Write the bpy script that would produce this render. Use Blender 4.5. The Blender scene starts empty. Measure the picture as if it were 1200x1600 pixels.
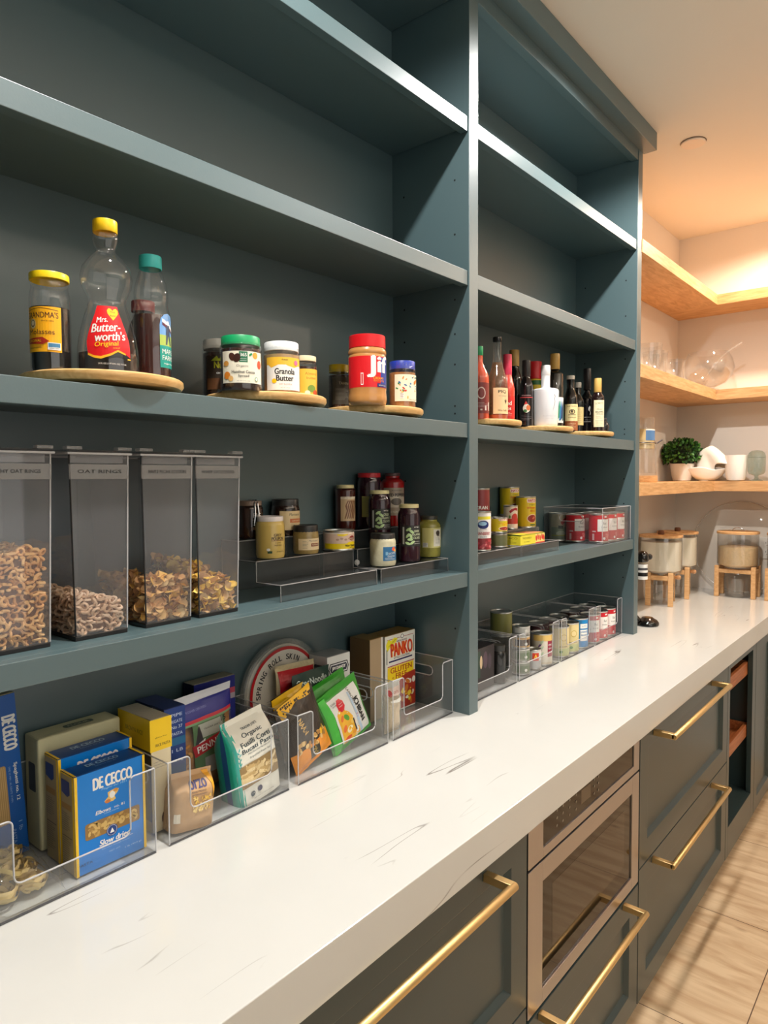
import bpy, bmesh, math, random
from mathutils import Vector, Matrix, noise
random.seed(7)
sc = bpy.context.scene
COL = sc.collection
PI = math.pi

# ------------------------------------------------------------------ camera, exposure
def make_camera():
    yaw, pitch, roll = [math.radians(a) for a in (50.1753, -2.791, -.3634)]
    fw = Vector((math.sin(yaw)*math.cos(pitch), math.cos(yaw)*math.cos(pitch), math.sin(pitch)))
    rt = Vector((math.cos(yaw), -math.sin(yaw), 0)); up = rt.cross(fw)
    r2 = rt*math.cos(roll) + up*math.sin(roll); u2 = up*math.cos(roll) - rt*math.sin(roll)
    cd = bpy.data.cameras.new('camera'); cam = bpy.data.objects.new('camera', cd); COL.objects.link(cam)
    m = Matrix((r2, u2, -fw)).transposed().to_4x4(); m.translation = Vector((-1.544, -.9929, 1.558))
    cam.matrix_world = m
    cd.sensor_fit = 'VERTICAL'; cd.sensor_height = 36; cd.lens = 36*1075.31/1600; cd.clip_start = .02
    sc.camera = cam
make_camera()
sc.view_settings.view_transform = 'Standard'; sc.view_settings.look = 'None'
sc.view_settings.gamma = 1; sc.view_settings.use_curve_mapping = False
sc.view_settings.exposure = 0.15
w = bpy.data.worlds.new('world'); sc.world = w; w.use_nodes = True
w.node_tree.nodes['Background'].inputs[0].default_value = (1, .93, .85, 1)
w.node_tree.nodes['Background'].inputs[1].default_value = .15
sc.cycles.use_denoising = True
sc.cycles.max_bounces = 10; sc.cycles.transparent_max_bounces = 24
sc.cycles.caustics_reflective = False; sc.cycles.caustics_refractive = False
sc.cycles.sample_clamp_indirect = 6

CEIL = 2.907
def lamp(x, y, power, color, radius=.03, spot=160, z=CEIL-.012, blend=.35):
    ld = bpy.data.lights.new('downlight_lamp', 'SPOT'); ld.energy = power; ld.color = color
    ld.shadow_soft_size = radius; ld.spot_size = math.radians(spot); ld.spot_blend = blend
    o = bpy.data.objects.new('downlight_lamp', ld); COL.objects.link(o); o.location = (x, y, z)
    return o
NEUTRAL = (1, .965, .925); WARM = (1, .80, .62)
LAMPS = [(-.92, -.38, 98, NEUTRAL), (.60, -.38, 98, NEUTRAL), (2.06, -.40, 66, WARM),
         (-.92, -1.75, 8, NEUTRAL), (.60, -1.75, 8, NEUTRAL), (2.06, -1.6, 70, WARM)]
for x, y, p, c in LAMPS: lamp(x, y, p, c)
def area(name, loc, rot, size, power, color):
    ld = bpy.data.lights.new(name, 'AREA'); ld.shape = 'RECTANGLE'; ld.size, ld.size_y = size; ld.energy = power; ld.color = color
    o = bpy.data.objects.new(name, ld); COL.objects.link(o); o.location = loc; o.rotation_euler = rot
# two added fill lights without a real source, upward for the ceiling and frontal for the shelves; then an uplight strip on the top oak shelf
area('ceiling_fill_light', (-.4, -2.6, 2.35), (math.radians(180), 0, 0), (3.6, .10), 60, (1, .94, .87))
area('frontal_fill_light', (-1.2, -2.86, 1.45), (math.radians(90), 0, 0), (2.6, 1.7), 13, (1, .97, .94))
area('shelf_uplight', (2.47, -.85, 2.525), (math.radians(180), 0, 0), (.03, 1.3), .4, (1, .76, .54))

# ------------------------------------------------------------------ materials
def lin(c):
    return tuple((v/255/12.92 if v/255 <= .04045 else ((v/255+.055)/1.055)**2.4) for v in c)
_m = {}
def M(rgb, rough=.45, metal=0., coat=0., bump=0., scale=60., spec=.5, var=0., name=None, trans=0.):
    """procedural principled material, rgb in 0-255 sRGB"""
    k = (rgb, rough, metal, coat, bump, scale, spec, var, trans)
    if k in _m: return _m[k]
    m = bpy.data.materials.new(name or 'material'); m.use_nodes = True
    nt = m.node_tree; b = nt.nodes['Principled BSDF']
    c = lin(rgb) + (1,)
    b.inputs['Base Color'].default_value = c; b.inputs['Roughness'].default_value = rough
    b.inputs['Metallic'].default_value = metal; b.inputs['Coat Weight'].default_value = coat
    b.inputs['Specular IOR Level'].default_value = spec
    if trans: b.inputs['Transmission Weight'].default_value = trans
    if bump or var:
        tc = nt.nodes.new('ShaderNodeTexCoord'); n = nt.nodes.new('ShaderNodeTexNoise')
        n.inputs['Scale'].default_value = scale; n.inputs['Detail'].default_value = 4
        nt.links.new(tc.outputs['Object'], n.inputs['Vector'])
        if bump:
            bp = nt.nodes.new('ShaderNodeBump'); bp.inputs['Strength'].default_value = bump; bp.inputs['Distance'].default_value = .002
            nt.links.new(n.outputs['Fac'], bp.inputs['Height']); nt.links.new(bp.outputs[0], b.inputs['Normal'])
        if var:
            mx = nt.nodes.new('ShaderNodeMix'); mx.data_type = 'RGBA'
            mx.inputs[6].default_value = tuple(v*(1-var) for v in c[:3]) + (1,); mx.inputs[7].default_value = tuple(min(1, v*(1+var)) for v in c[:3]) + (1,)
            nt.links.new(n.outputs['Fac'], mx.inputs[0]); nt.links.new(mx.outputs[2], b.inputs['Base Color'])
    _m[k] = m
    return m

def clear(tint=(1, 1, 1), haze=.0, rough=.03, ior=1.45, hazecol=(.8, .8, .8), name='clear_plastic', lo=.0):
    """thin-walled clear plastic or glass: see-through with a Fresnel reflection and an optional slight haze"""
    k = ('clear', tint, haze, rough, ior, hazecol, lo)
    if k in _m: return _m[k]
    m = bpy.data.materials.new(name); m.use_nodes = True; nt = m.node_tree; nt.nodes.clear()
    out = nt.nodes.new('ShaderNodeOutputMaterial'); tr = nt.nodes.new('ShaderNodeBsdfTransparent'); tr.inputs[0].default_value = tint + (1,)
    gl = nt.nodes.new('ShaderNodeBsdfGlossy'); gl.inputs['Roughness'].default_value = rough
    df = nt.nodes.new('ShaderNodeBsdfDiffuse'); df.inputs[0].default_value = hazecol + (1,)
    lw = nt.nodes.new('ShaderNodeLayerWeight'); lw.inputs[0].default_value = .5
    pw = nt.nodes.new('ShaderNodeMath'); pw.operation = 'POWER'; pw.inputs[1].default_value = 4.5; nt.links.new(lw.outputs['Facing'], pw.inputs[0])
    fr = nt.nodes.new('ShaderNodeMath'); fr.operation = 'MULTIPLY_ADD'; fr.inputs[1].default_value = .80; fr.inputs[2].default_value = ((ior-1)/(ior+1))**2+lo; fr.use_clamp = True
    nt.links.new(pw.outputs[0], fr.inputs[0])
    m1 = nt.nodes.new('ShaderNodeMixShader'); m1.inputs[0].default_value = haze
    m2 = nt.nodes.new('ShaderNodeMixShader')
    nt.links.new(tr.outputs[0], m1.inputs[1]); nt.links.new(df.outputs[0], m1.inputs[2])
    nt.links.new(fr.outputs[0], m2.inputs[0])
    nt.links.new(m1.outputs[0], m2.inputs[1]); nt.links.new(gl.outputs[0], m2.inputs[2])
    nt.links.new(m2.outputs[0], out.inputs[0])
    _m[k] = m
    return m

def wood(c1, c2, rough=.5, sc_=(2, 30, 30), name='wood', dist=3., scale=4):
    k = ('wood', c1, c2, rough, sc_, scale)
    if k in _m: return _m[k]
    m = bpy.data.materials.new(name); m.use_nodes = True; nt = m.node_tree; b = nt.nodes['Principled BSDF']
    b.inputs['Roughness'].default_value = rough
    tc = nt.nodes.new('ShaderNodeTexCoord'); mp = nt.nodes.new('ShaderNodeMapping'); mp.inputs['Scale'].default_value = sc_
    n = nt.nodes.new('ShaderNodeTexNoise'); n.inputs['Scale'].default_value = scale; n.inputs['Detail'].default_value = 6; n.inputs['Distortion'].default_value = .6
    rp = nt.nodes.new('ShaderNodeValToRGB'); rp.color_ramp.elements[0].position = .32; rp.color_ramp.elements[1].position = .68
    rp.color_ramp.elements[0].color = lin(c1) + (1,); rp.color_ramp.elements[1].color = lin(c2) + (1,)
    bp = nt.nodes.new('ShaderNodeBump'); bp.inputs['Strength'].default_value = .15; bp.inputs['Distance'].default_value = .001
    L = nt.links.new
    L(tc.outputs['Object'], mp.inputs[0]); L(mp.outputs[0], n.inputs['Vector']); L(n.outputs['Fac'], rp.inputs[0]); L(rp.outputs[0], b.inputs['Base Color'])
    L(n.outputs['Fac'], bp.inputs['Height']); L(bp.outputs[0], b.inputs['Normal'])
    _m[k] = m
    return m

def quartz():
    m = bpy.data.materials.new('white_quartz'); m.use_nodes = True; nt = m.node_tree; b = nt.nodes['Principled BSDF']; L = nt.links.new
    b.inputs['Roughness'].default_value = .13; b.inputs['Specular IOR Level'].default_value = .55
    tc = nt.nodes.new('ShaderNodeTexCoord')
    # thin elongated veins: a narrow band of a warped noise, broken by a second noise
    mp = nt.nodes.new('ShaderNodeMapping'); mp.inputs['Scale'].default_value = (.62, 6.5, 3.0); mp.inputs['Rotation'].default_value = (0, 0, math.radians(5))
    n1 = nt.nodes.new('ShaderNodeTexNoise'); n1.inputs['Scale'].default_value = 1.9; n1.inputs['Detail'].default_value = 2.2; n1.inputs['Distortion'].default_value = .0
    a = nt.nodes.new('ShaderNodeMath'); a.operation = 'SUBTRACT'; a.inputs[1].default_value = .5
    ab = nt.nodes.new('ShaderNodeMath'); ab.operation = 'ABSOLUTE'
    r1 = nt.nodes.new('ShaderNodeValToRGB'); r1.color_ramp.elements[0].position = 0; r1.color_ramp.elements[0].color = (1, 1, 1, 1)
    r1.color_ramp.elements[1].position = .004; r1.color_ramp.elements[1].color = (0, 0, 0, 1)
    n2 = nt.nodes.new('ShaderNodeTexNoise'); n2.inputs['Scale'].default_value = 3.2; n2.inputs['Detail'].default_value = 2
    r2 = nt.nodes.new('ShaderNodeValToRGB'); r2.color_ramp.elements[0].position = .56; r2.color_ramp.elements[1].position = .64
    mu = nt.nodes.new('ShaderNodeMath'); mu.operation = 'MULTIPLY'
    n3 = nt.nodes.new('ShaderNodeTexNoise'); n3.inputs['Scale'].default_value = 3.5; n3.inputs['Detail'].default_value = 5
    c0 = nt.nodes.new('ShaderNodeMix'); c0.data_type = 'RGBA'; c0.inputs[6].default_value = lin((203, 204, 200)) + (1,); c0.inputs[7].default_value = lin((214, 215, 212)) + (1,)
    c1 = nt.nodes.new('ShaderNodeMix'); c1.data_type = 'RGBA'; c1.inputs[7].default_value = lin((128, 122, 116)) + (1,)
    L(tc.outputs['Object'], mp.inputs[0]); L(mp.outputs[0], n1.inputs['Vector']); L(n1.outputs['Fac'], a.inputs[0]); L(a.outputs[0], ab.inputs[0]); L(ab.outputs[0], r1.inputs[0])
    L(tc.outputs['Object'], n2.inputs['Vector']); L(n2.outputs['Fac'], r2.inputs[0]); L(r1.outputs[0], mu.inputs[0]); L(r2.outputs[0], mu.inputs[1])
    L(tc.outputs['Object'], n3.inputs['Vector']); L(n3.outputs['Fac'], c0.inputs[0]); L(c0.outputs[2], c1.inputs[6]); L(mu.outputs[0], c1.inputs[0]); L(c1.outputs[2], b.inputs['Base Color'])
    return m

def plank_floor():
    m = bpy.data.materials.new('oak_planks'); m.use_nodes = True; nt = m.node_tree; b = nt.nodes['Principled BSDF']; L = nt.links.new
    b.inputs['Roughness'].default_value = .42
    tc = nt.nodes.new('ShaderNodeTexCoord'); sp = nt.nodes.new('ShaderNodeSeparateXYZ'); cb = nt.nodes.new('ShaderNodeCombineXYZ')
    L(tc.outputs['Object'], sp.inputs[0])
    ay = nt.nodes.new('ShaderNodeMath'); ay.operation = 'ADD'; ay.inputs[1].default_value = .572 + 5.4
    ax = nt.nodes.new('ShaderNodeMath'); ax.operation = 'ADD'; ax.inputs[1].default_value = -.445 + .6*20
    L(sp.outputs['Y'], ay.inputs[0]); L(sp.outputs['X'], ax.inputs[0]); L(ay.outputs[0], cb.inputs['X']); L(ax.outputs[0], cb.inputs['Y'])
    br = nt.nodes.new('ShaderNodeTexBrick'); br.offset = 0; br.inputs['Scale'].default_value = 1; br.inputs['Brick Width'].default_value = 1.8; br.inputs['Row Height'].default_value = .6
    br.inputs['Mortar Size'].default_value = .0014; br.inputs['Mortar Smooth'].default_value = .1; br.inputs['Bias'].default_value = 0
    br.inputs['Color1'].default_value = lin((202, 178, 146)) + (1,); br.inputs['Color2'].default_value = lin((196, 170, 136)) + (1,); br.inputs['Mortar'].default_value = lin((70, 48, 32)) + (1,)
    L(cb.outputs[0], br.inputs['Vector'])
    mp = nt.nodes.new('ShaderNodeMapping'); mp.inputs['Scale'].default_value = (9, 1.3, 1)
    n = nt.nodes.new('ShaderNodeTexNoise'); n.inputs['Scale'].default_value = 2.2; n.inputs['Detail'].default_value = 8; n.inputs['Distortion'].default_value = 1.2
    rp = nt.nodes.new('ShaderNodeValToRGB'); rp.color_ramp.elements[0].position = .35; rp.color_ramp.elements[0].color = (.68, .58, .50, 1); rp.color_ramp.elements[1].position = .6; rp.color_ramp.elements[1].color = (1, 1, 1, 1)
    mm = nt.nodes.new('ShaderNodeMix'); mm.data_type = 'RGBA'; mm.blend_type = 'MULTIPLY'; mm.inputs[0].default_value = .8
    L(tc.outputs['Object'], mp.inputs[0]); L(mp.outputs[0], n.inputs['Vector']); L(n.outputs['Fac'], rp.inputs[0]); L(br.outputs['Color'], mm.inputs[6]); L(rp.outputs[0], mm.inputs[7])
    # knots
    vo = nt.nodes.new('ShaderNodeTexVoronoi'); vo.inputs['Scale'].default_value = 2.6; mp2 = nt.nodes.new('ShaderNodeMapping'); mp2.inputs['Scale'].default_value = (2.2, 1, 1)
    rk = nt.nodes.new('ShaderNodeValToRGB'); rk.color_ramp.elements[0].position = .03; rk.color_ramp.elements[0].color = (.35, .25, .18, 1); rk.color_ramp.elements[1].position = .09; rk.color_ramp.elements[1].color = (1, 1, 1, 1)
    mk = nt.nodes.new('ShaderNodeMix'); mk.data_type = 'RGBA'; mk.blend_type = 'MULTIPLY'; mk.inputs[0].default_value = .8
    L(tc.outputs['Object'], mp2.inputs[0]); L(mp2.outputs[0], vo.inputs['Vector']); L(vo.outputs['Distance'], rk.inputs[0]); L(mm.outputs[2], mk.inputs[6]); L(rk.outputs[0], mk.inputs[7])
    L(mk.outputs[2], b.inputs['Base Color'])
    bp = nt.nodes.new('ShaderNodeBump'); bp.inputs['Strength'].default_value = .2; bp.inputs['Distance'].default_value = .002; L(br.outputs['Fac'], bp.inputs['Height']); bp.invert = True; L(bp.outputs[0], b.inputs['Normal'])
    return m

PAINT = M((73, 94, 98), rough=.40, spec=1., bump=.05, scale=260, name='teal_cabinet_paint')
PAINT_BASE = M((54, 70, 72), rough=.30, bump=.04, scale=260, name='dark_teal_cabinet_paint')
WALLM = M((228, 220, 210), rough=.85, bump=.12, scale=180, name='wall_paint')
CEILM = M((226, 218, 206), rough=.9, bump=.1, scale=120, name='ceiling_paint')
OAK = wood((196, 146, 94), (222, 178, 126), rough=.5, sc_=(3, 14, 30), name='oak')
OAKY = wood((196, 146, 94), (222, 178, 126), rough=.5, sc_=(14, 3, 30), name='oak')
BAMBOO = wood((212, 164, 100), (232, 190, 128), rough=.4, sc_=(4, 30, 30), name='bamboo')
BRASS = M((230, 199, 142), rough=.4, metal=1., bump=.05, scale=300, name='brushed_brass')
STEEL = M((182, 180, 184), rough=.34, metal=1., bump=.04, scale=400, name='stainless_steel')
CHROME = M((220, 220, 220), rough=.12, metal=1., name='chrome')
TIN = M((200, 200, 196), rough=.3, metal=1., name='tin')
BLACK = M((14, 14, 15), rough=.25, name='black_plastic')
BLACKM = M((18, 18, 18), rough=.6, name='matt_black')
WHITE = M((236, 234, 228), rough=.45, name='white_plastic')
GLASS = clear((.96, .97, .97), .012, .02, 1.5, name='thin_glass', lo=.03)
ACRYL = clear((.965, .97, .975), .022, .03, 1.42, name='clear_acrylic')
ACRYL_EDGE = clear((.8, .8, .82), .55, .1, 1.45, (.75, .75, .76), name='acrylic_edge')  # whitish haze stands in for the bright highlights along the bin edges
ACRYL_DARK = clear((.45, .45, .47), .25, .1, 1.45, (.2, .2, .22), name='acrylic_base_edge')

# ------------------------------------------------------------------ mesh builder
class MB:
    def __init__(s): s.v = []; s.f = []; s.mt = []; s.sm = []
    def add(s, verts, faces, mat, smooth=False):
        o = len(s.v); s.v += [tuple(p) for p in verts]
        for f in faces: s.f.append([i+o for i in f]); s.mt.append(mat); s.sm.append(smooth)
        return s
    def box(s, x0, x1, y0, y1, z0, z1, mat, fn=None):
        v = [(x0, y0, z0), (x1, y0, z0), (x1, y1, z0), (x0, y1, z0), (x0, y0, z1), (x1, y0, z1), (x1, y1, z1), (x0, y1, z1)]
        if fn: v = [fn(*p) for p in v]
        return s.add(v, [(0, 3, 2, 1), (4, 5, 6, 7), (0, 1, 5, 4), (1, 2, 6, 5), (2, 3, 7, 6), (3, 0, 4, 7)], mat)
    def lathe(s, prof, mat, seg=40, c=(0, 0, 0), mats=None, fn=None, sm=True):
        """prof: list of (r, z); mats optional material per segment"""
        vs = []; rings = []
        for r, z in prof:
            if r < 1e-6: rings.append([len(vs)]); vs.append((c[0], c[1], c[2]+z))
            else:
                rings.append(list(range(len(vs), len(vs)+seg)))
                vs += [(c[0]+r*math.cos(2*PI*k/seg), c[1]+r*math.sin(2*PI*k/seg), c[2]+z) for k in range(seg)]
        if fn: vs = [fn(*p) for p in vs]
        for i in range(len(rings)-1):
            a, b = rings[i], rings[i+1]; mm = mats[i] if mats else mat; fs = []
            for k in range(seg):
                k2 = (k+1) % seg
                if len(a) == 1 and len(b) == 1: continue
                if len(a) == 1: fs.append((a[0], b[k2], b[k]))
                elif len(b) == 1: fs.append((a[k], a[k2], b[0]))
                else: fs.append((a[k], a[k2], b[k2], b[k]))
            if i == 0: o = len(s.v); s.v += vs
            for f in fs: s.f.append([j+o for j in f]); s.mt.append(mm); s.sm.append(sm)
        return s
    def prism(s, pts, a0, a1, mat, axis='y', smooth=False):
        """extrude a closed 2D outline; axis y: pts are (x,z); axis x: (y,z); axis z: (x,y)"""
        n = len(pts)
        def P(p, a): return (p[0], a, p[1]) if axis == 'y' else ((a, p[0], p[1]) if axis == 'x' else (p[0], p[1], a))
        v = [P(p, a0) for p in pts] + [P(p, a1) for p in pts]
        f = [tuple(range(n)), tuple(range(2*n-1, n-1, -1))]
        s.add(v, f, mat); o = len(s.v)-2*n
        for k in range(n): s.f.append([o+k, o+n+k, o+n+(k+1) % n, o+(k+1) % n]); s.mt.append(mat); s.sm.append(smooth)
        return s
    def tube(s, pts, r, mat, seg=8, closed=False, caps=True):
        pts = [Vector(p) for p in pts]; n = len(pts); rings = []; vs = []
        up = Vector((0, 0, 1))
        for i, p in enumerate(pts):
            d = (pts[(i+1) % n]-pts[i-1]) if closed else (pts[min(i+1, n-1)]-pts[max(i-1, 0)])
            d.normalize(); ref = up if abs(d.z) < .9 else Vector((1, 0, 0))
            a = d.cross(ref).normalized(); b = d.cross(a).normalized()
            rr = r[i] if isinstance(r, (list, tuple)) else r
            rings.append(range(len(vs), len(vs)+seg))
            vs += [tuple(p+a*rr*math.cos(2*PI*k/seg)+b*rr*math.sin(2*PI*k/seg)) for k in range(seg)]
        fs = []
        for i in range(n if closed else n-1):
            a, b = rings[i], rings[(i+1) % n]
            for k in range(seg): fs.append((a[k], a[(k+1) % seg], b[(k+1) % seg], b[k]))
        if caps and not closed: fs += [tuple(reversed(list(rings[0]))), tuple(rings[-1])]
        return s.add(vs, fs, mat, True)
    def build(s, name, parent=None, loc=None, rz=0, bevel=0, seg=2, kind=None, angle=40, normals=True):
        me = bpy.data.meshes.new(name); me.from_pydata(s.v, [], s.f)
        ms = []
        for m in s.mt:
            if m not in ms: ms.append(m)
        for m in ms: me.materials.append(m)
        ix = {m: i for i, m in enumerate(ms)}
        me.polygons.foreach_set('material_index', [ix[m] for m in s.mt]); me.polygons.foreach_set('use_smooth', s.sm)
        if normals:
            bm = bmesh.new(); bm.from_mesh(me); bmesh.ops.recalc_face_normals(bm, faces=bm.faces); bm.to_mesh(me); bm.free()
        if any(s.sm): me.set_sharp_from_angle(angle=math.radians(angle))
        me.update()
        o = bpy.data.objects.new(name, me); COL.objects.link(o)
        if parent is not None: o.parent = parent
        if loc: o.location = loc
        o.rotation_euler[2] = rz
        if bevel:
            b = o.modifiers.new('bevel', 'BEVEL'); b.width = bevel; b.segments = seg; b.limit_method = 'ANGLE'; b.angle_limit = math.radians(35); b.harden_normals = False
        if kind: o['kind'] = kind
        return o

def tag(o, label=None, cat=None, group=None, kind=None):
    if label: o['label'] = label
    if cat: o['category'] = cat
    if group: o['group'] = group
    if kind: o['kind'] = kind
    return o
def thing(name, label, cat, loc=(0, 0, 0), rz=0, group=None, rx=0, ry=0):
    o = bpy.data.objects.new(name, None); o.empty_display_size = .02; COL.objects.link(o)
    o.location = loc; o.rotation_euler = (rx, ry, rz)
    return tag(o, label, cat, group)
def copy_tree(o, parent=None):
    c = o.copy(); COL.objects.link(c); c.parent = parent
    for ch in list(o.children): copy_tree(ch, c)
    return c

# ------------------------------------------------------------------ printed artwork
_txt = {}
def text_geo(body, bold=0., res=3):
    k = (body, bold, res)
    if k not in _txt:
        c = bpy.data.curves.new('t', 'FONT'); c.body = body; c.resolution_u = res; c.offset = bold
        o = bpy.data.objects.new('t', c); me = o.to_mesh()
        v = [(p.co.x, p.co.y) for p in me.vertices]; f = [tuple(p.vertices) for p in me.polygons]
        o.to_mesh_clear(); bpy.data.objects.remove(o); bpy.data.curves.remove(c)
        x0 = min(p[0] for p in v); x1 = max(p[0] for p in v); y0 = min(p[1] for p in v); y1 = max(p[1] for p in v)
        v = [((p[0]-x0)/(x1-x0)-.5, (p[1]-y0)/(y1-y0)-.5) for p in v]
        _txt[k] = (v, f)
    return _txt[k]
class Art:
    """flat printed artwork in metres: x across, y up; later mapped on a jar, a box face or a pouch"""
    def __init__(s): s.it = []; s.n = 0
    def poly(s, pts, m, lift=None):
        s.it.append((list(pts), [tuple(range(len(pts)))], m, s.n if lift is None else lift)); s.n += 1; return s
    def rect(s, x0, x1, y0, y1, m): return s.poly([(x0, y0), (x1, y0), (x1, y1), (x0, y1)], m)
    def ell(s, cx, cy, rx, ry, m, n=20, rot=0):
        c, q = math.cos(rot), math.sin(rot)
        return s.poly([(cx+rx*math.cos(2*PI*k/n)*c-ry*math.sin(2*PI*k/n)*q, cy+rx*math.cos(2*PI*k/n)*q+ry*math.sin(2*PI*k/n)*c) for k in range(n)], m)
    def text(s, body, cx, cy, w, h, m, rot=0, shear=0, bold=0.):
        v, f = text_geo(body, 0., 2 if h < .006 else 4); c, q = math.cos(rot), math.sin(rot)
        e = min(.06, bold*1.6)*h
        for ox, oy in (((-e, 0), (e, 0), (0, e*.7)) if bold else ((0, 0),)):      # heavier strokes: the letters laid down again, slightly shifted
            p = [(a*(w-2*e)+shear*b*h+ox, b*h+oy) for a, b in v]
            s.it.append(([(cx+x*c-y*q, cy+x*q+y*c) for x, y in p], f, m, s.n)); s.n += .34
        s.n += 1; return s
    def lines(s, x0, x1, y1, n, dy, m, t=.0006, seed=1):
        rnd = random.Random(seed)
        for k in range(n): s.rect(x0, x0+(x1-x0)*rnd.uniform(.6, 1), y1-k*dy-t, y1-k*dy, m); s.n -= 1
        s.n += 1; return s
    def elbows(s, x0, x1, y0, y1, n, r, m, seed=3, wd=.35):
        rnd = random.Random(seed)
        for _ in range(n):
            cx = rnd.uniform(x0+r, x1-r); cy = rnd.uniform(y0+r, y1-r); a0 = rnd.uniform(0, 6.28); a = rnd.choice((1.8, 2.6)); mm = rnd.choice(m); K = 7
            o = [(cx+r*math.cos(a0+a*k/K), cy+r*math.sin(a0+a*k/K)) for k in range(K+1)]; i = [(cx+r*wd*math.cos(a0+a*k/K), cy+r*wd*math.sin(a0+a*k/K)) for k in range(K, -1, -1)]
            s.poly(o+i, mm)
            if _ % 3: s.n -= 1
        return s
    def bake(s, mb, fn, sx=None, sy=None, dz=.00006):
        """fn(x, y, d) -> 3D point at height d above the surface"""
        dz = min(dz, .0010/max(1, s.n))
        for pts, faces, m, layer in s.it:
            d = .0002+layer*dz
            if sx or sy:
                bm = bmesh.new(); vv = [bm.verts.new((p[0], p[1], 0)) for p in pts]
                for f in faces:
                    try: bm.faces.new([vv[i] for i in f])
                    except ValueError: pass
                for st, ax in ((sx, 0), (sy, 1)):
                    if not st: continue
                    lo = min(p[ax] for p in pts); hi = max(p[ax] for p in pts); k = math.floor(lo/st)+1
                    while k*st < hi:
                        co = [0, 0, 0]; co[ax] = k*st; no = [0, 0, 0]; no[ax] = 1
                        bmesh.ops.bisect_plane(bm, geom=bm.verts[:]+bm.edges[:]+bm.faces[:], plane_co=co, plane_no=no, dist=1e-7); k += 1
                bm.verts.index_update()
                P = [fn(v.co.x, v.co.y, d) for v in bm.verts]; F = [tuple(v.index for v in f.verts) for f in bm.faces]; bm.free()
            else: P = [fn(x, y, d) for x, y in pts]; F = faces
            mb.add(P, F, m)
        return mb
def cyl_map(R, z0=0, a0=0):
    rf = R if callable(R) else (lambda z: R)
    def fn(x, y, d):
        r0 = rf(y+z0); a = a0+x/max(r0, 1e-4); r = r0+d
        return (r*math.sin(a), -r*math.cos(a), y+z0)
    return fn
def front_map(y0): return lambda x, y, d: (x, y0-d, y)
def left_map(x0, yc): return lambda x, y, d: (x0-d, yc-x, y)      # face towards -X; art x runs from back to front
def top_map(z0): return lambda x, y, d: (x, y, z0+d)

# ------------------------------------------------------------------ the room
XW, YW = 2.62, .268
def struct(mb, name, **k):
    o = mb.build(name, **k); o['kind'] = 'structure'; return o
struct(MB().box(-3.2, XW+.12, -3.0, YW+.12, -.06, 0, plank_floor()), 'floor')
struct(MB().box(-3.2, XW+.12, -3.0, YW+.12, CEIL, CEIL+.06, CEILM), 'ceiling')
struct(MB().box(-3.2, XW, YW, YW+.12, 0, CEIL, WALLM), 'wall_back')
struct(MB().box(XW, XW+.12, -3.0, YW+.12, 0, CEIL, WALLM), 'wall_far')
struct(MB().box(-3.2, XW, -3.0, -2.9, 0, CEIL, M((120, 126, 122), rough=.7, bump=.1)), 'wall_right')
struct(MB().box(-3.3, -3.2, -3.0, YW+.12, 0, CEIL, M((120, 126, 122), rough=.7, bump=.1)), 'wall_left')
# countertop: thick mitred edge, runs on to the far wall
mb = MB(); QZ = quartz()
mb.box(-1.9, XW-.001, -.345, YW-.001, .84, .92, QZ)
tag(mb.build('countertop', bevel=.0015), 'long glossy white quartz countertop with thin grey veins and a thick edge', 'countertop')
# sprinkler cover on the ceiling
mb = MB().lathe([(0, 0), (.042, 0), (.045, -.002), (.047, -.006), (.044, -.009), (0, -.010)], M((232, 214, 196), rough=.6))
mb.lathe([(.046, 0), (.049, 0), (.049, -.001), (.046, -.001)], M((120, 90, 70), rough=.8))
tag(mb.build('ceiling_disc', loc=(1.45, -.135, CEIL)), 'small round white cover plate on the ceiling', 'ceiling cover')

# ------------------------------------------------------------------ built-in shelving
ZS = dict(A=2.490, B=2.098, C=1.702, D=1.307)
unit = thing('shelving_unit', 'tall dark teal built-in open shelving unit standing on the white countertop', 'shelving', (0, 0, .92))
def U(z): return z-.92
def panel(x0, x1, name, holes=None):
    m = MB().box(x0, x1, 0, .262, 0, U(CEIL)-.001, PAINT)
    if holes is not None:
        h = m; D = M((10, 14, 15), rough=.9)
        for yy in (.045, .215):
            for zb in (2.34, 2.20, 2.03, 1.94, 1.86, 1.75, 1.73, 1.55, 1.45, 1.24, 1.15):
                h.add([(holes-.0006, yy+.0028*math.cos(a*PI/5), U(zb)+.0028*math.sin(a*PI/5)) for a in range(10)], [tuple(range(10))], D)
    return m.build(name, unit, bevel=.0012)
panel(-1.243, -1.20, 'side_panel'); panel(0, .043, 'divider_panel', 0); panel(1.217, 1.262, 'side_panel', 1.217)
MB().box(-1.20, 0, .256, .266, 0, U(CEIL)-.001, PAINT).build('back_panel', unit)
MB().box(.043, 1.217, .256, .266, 0, U(CEIL)-.001, PAINT).build('back_panel', unit)
for x0, x1 in ((-1.199, -.0015), (.0445, 1.2155)):
    for z in ZS.values():
        m = MB().box(x0, x1, .026, .256, U(z)-.026, U(z), PAINT).box(x0, x1, .004, .026, U(z)-.038, U(z), PAINT)
        m.build('shelf', unit, bevel=.001)
    MB().box(x0, x1, .03, .256, U(2.803)+.0, U(2.83), PAINT).box(x0, x1, .002, .03, U(2.797), U(2.83), PAINT).build('top_panel', unit, bevel=.001)
MB().box(-1.243, 1.262, .002, .02, U(2.83), U(CEIL)-.001, PAINT).build('fascia', unit)
MB().box(-1.26, 1.275, -.05, .002, U(2.838), U(CEIL)-.001, PAINT).build('crown_moulding', unit, bevel=.0015)

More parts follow.
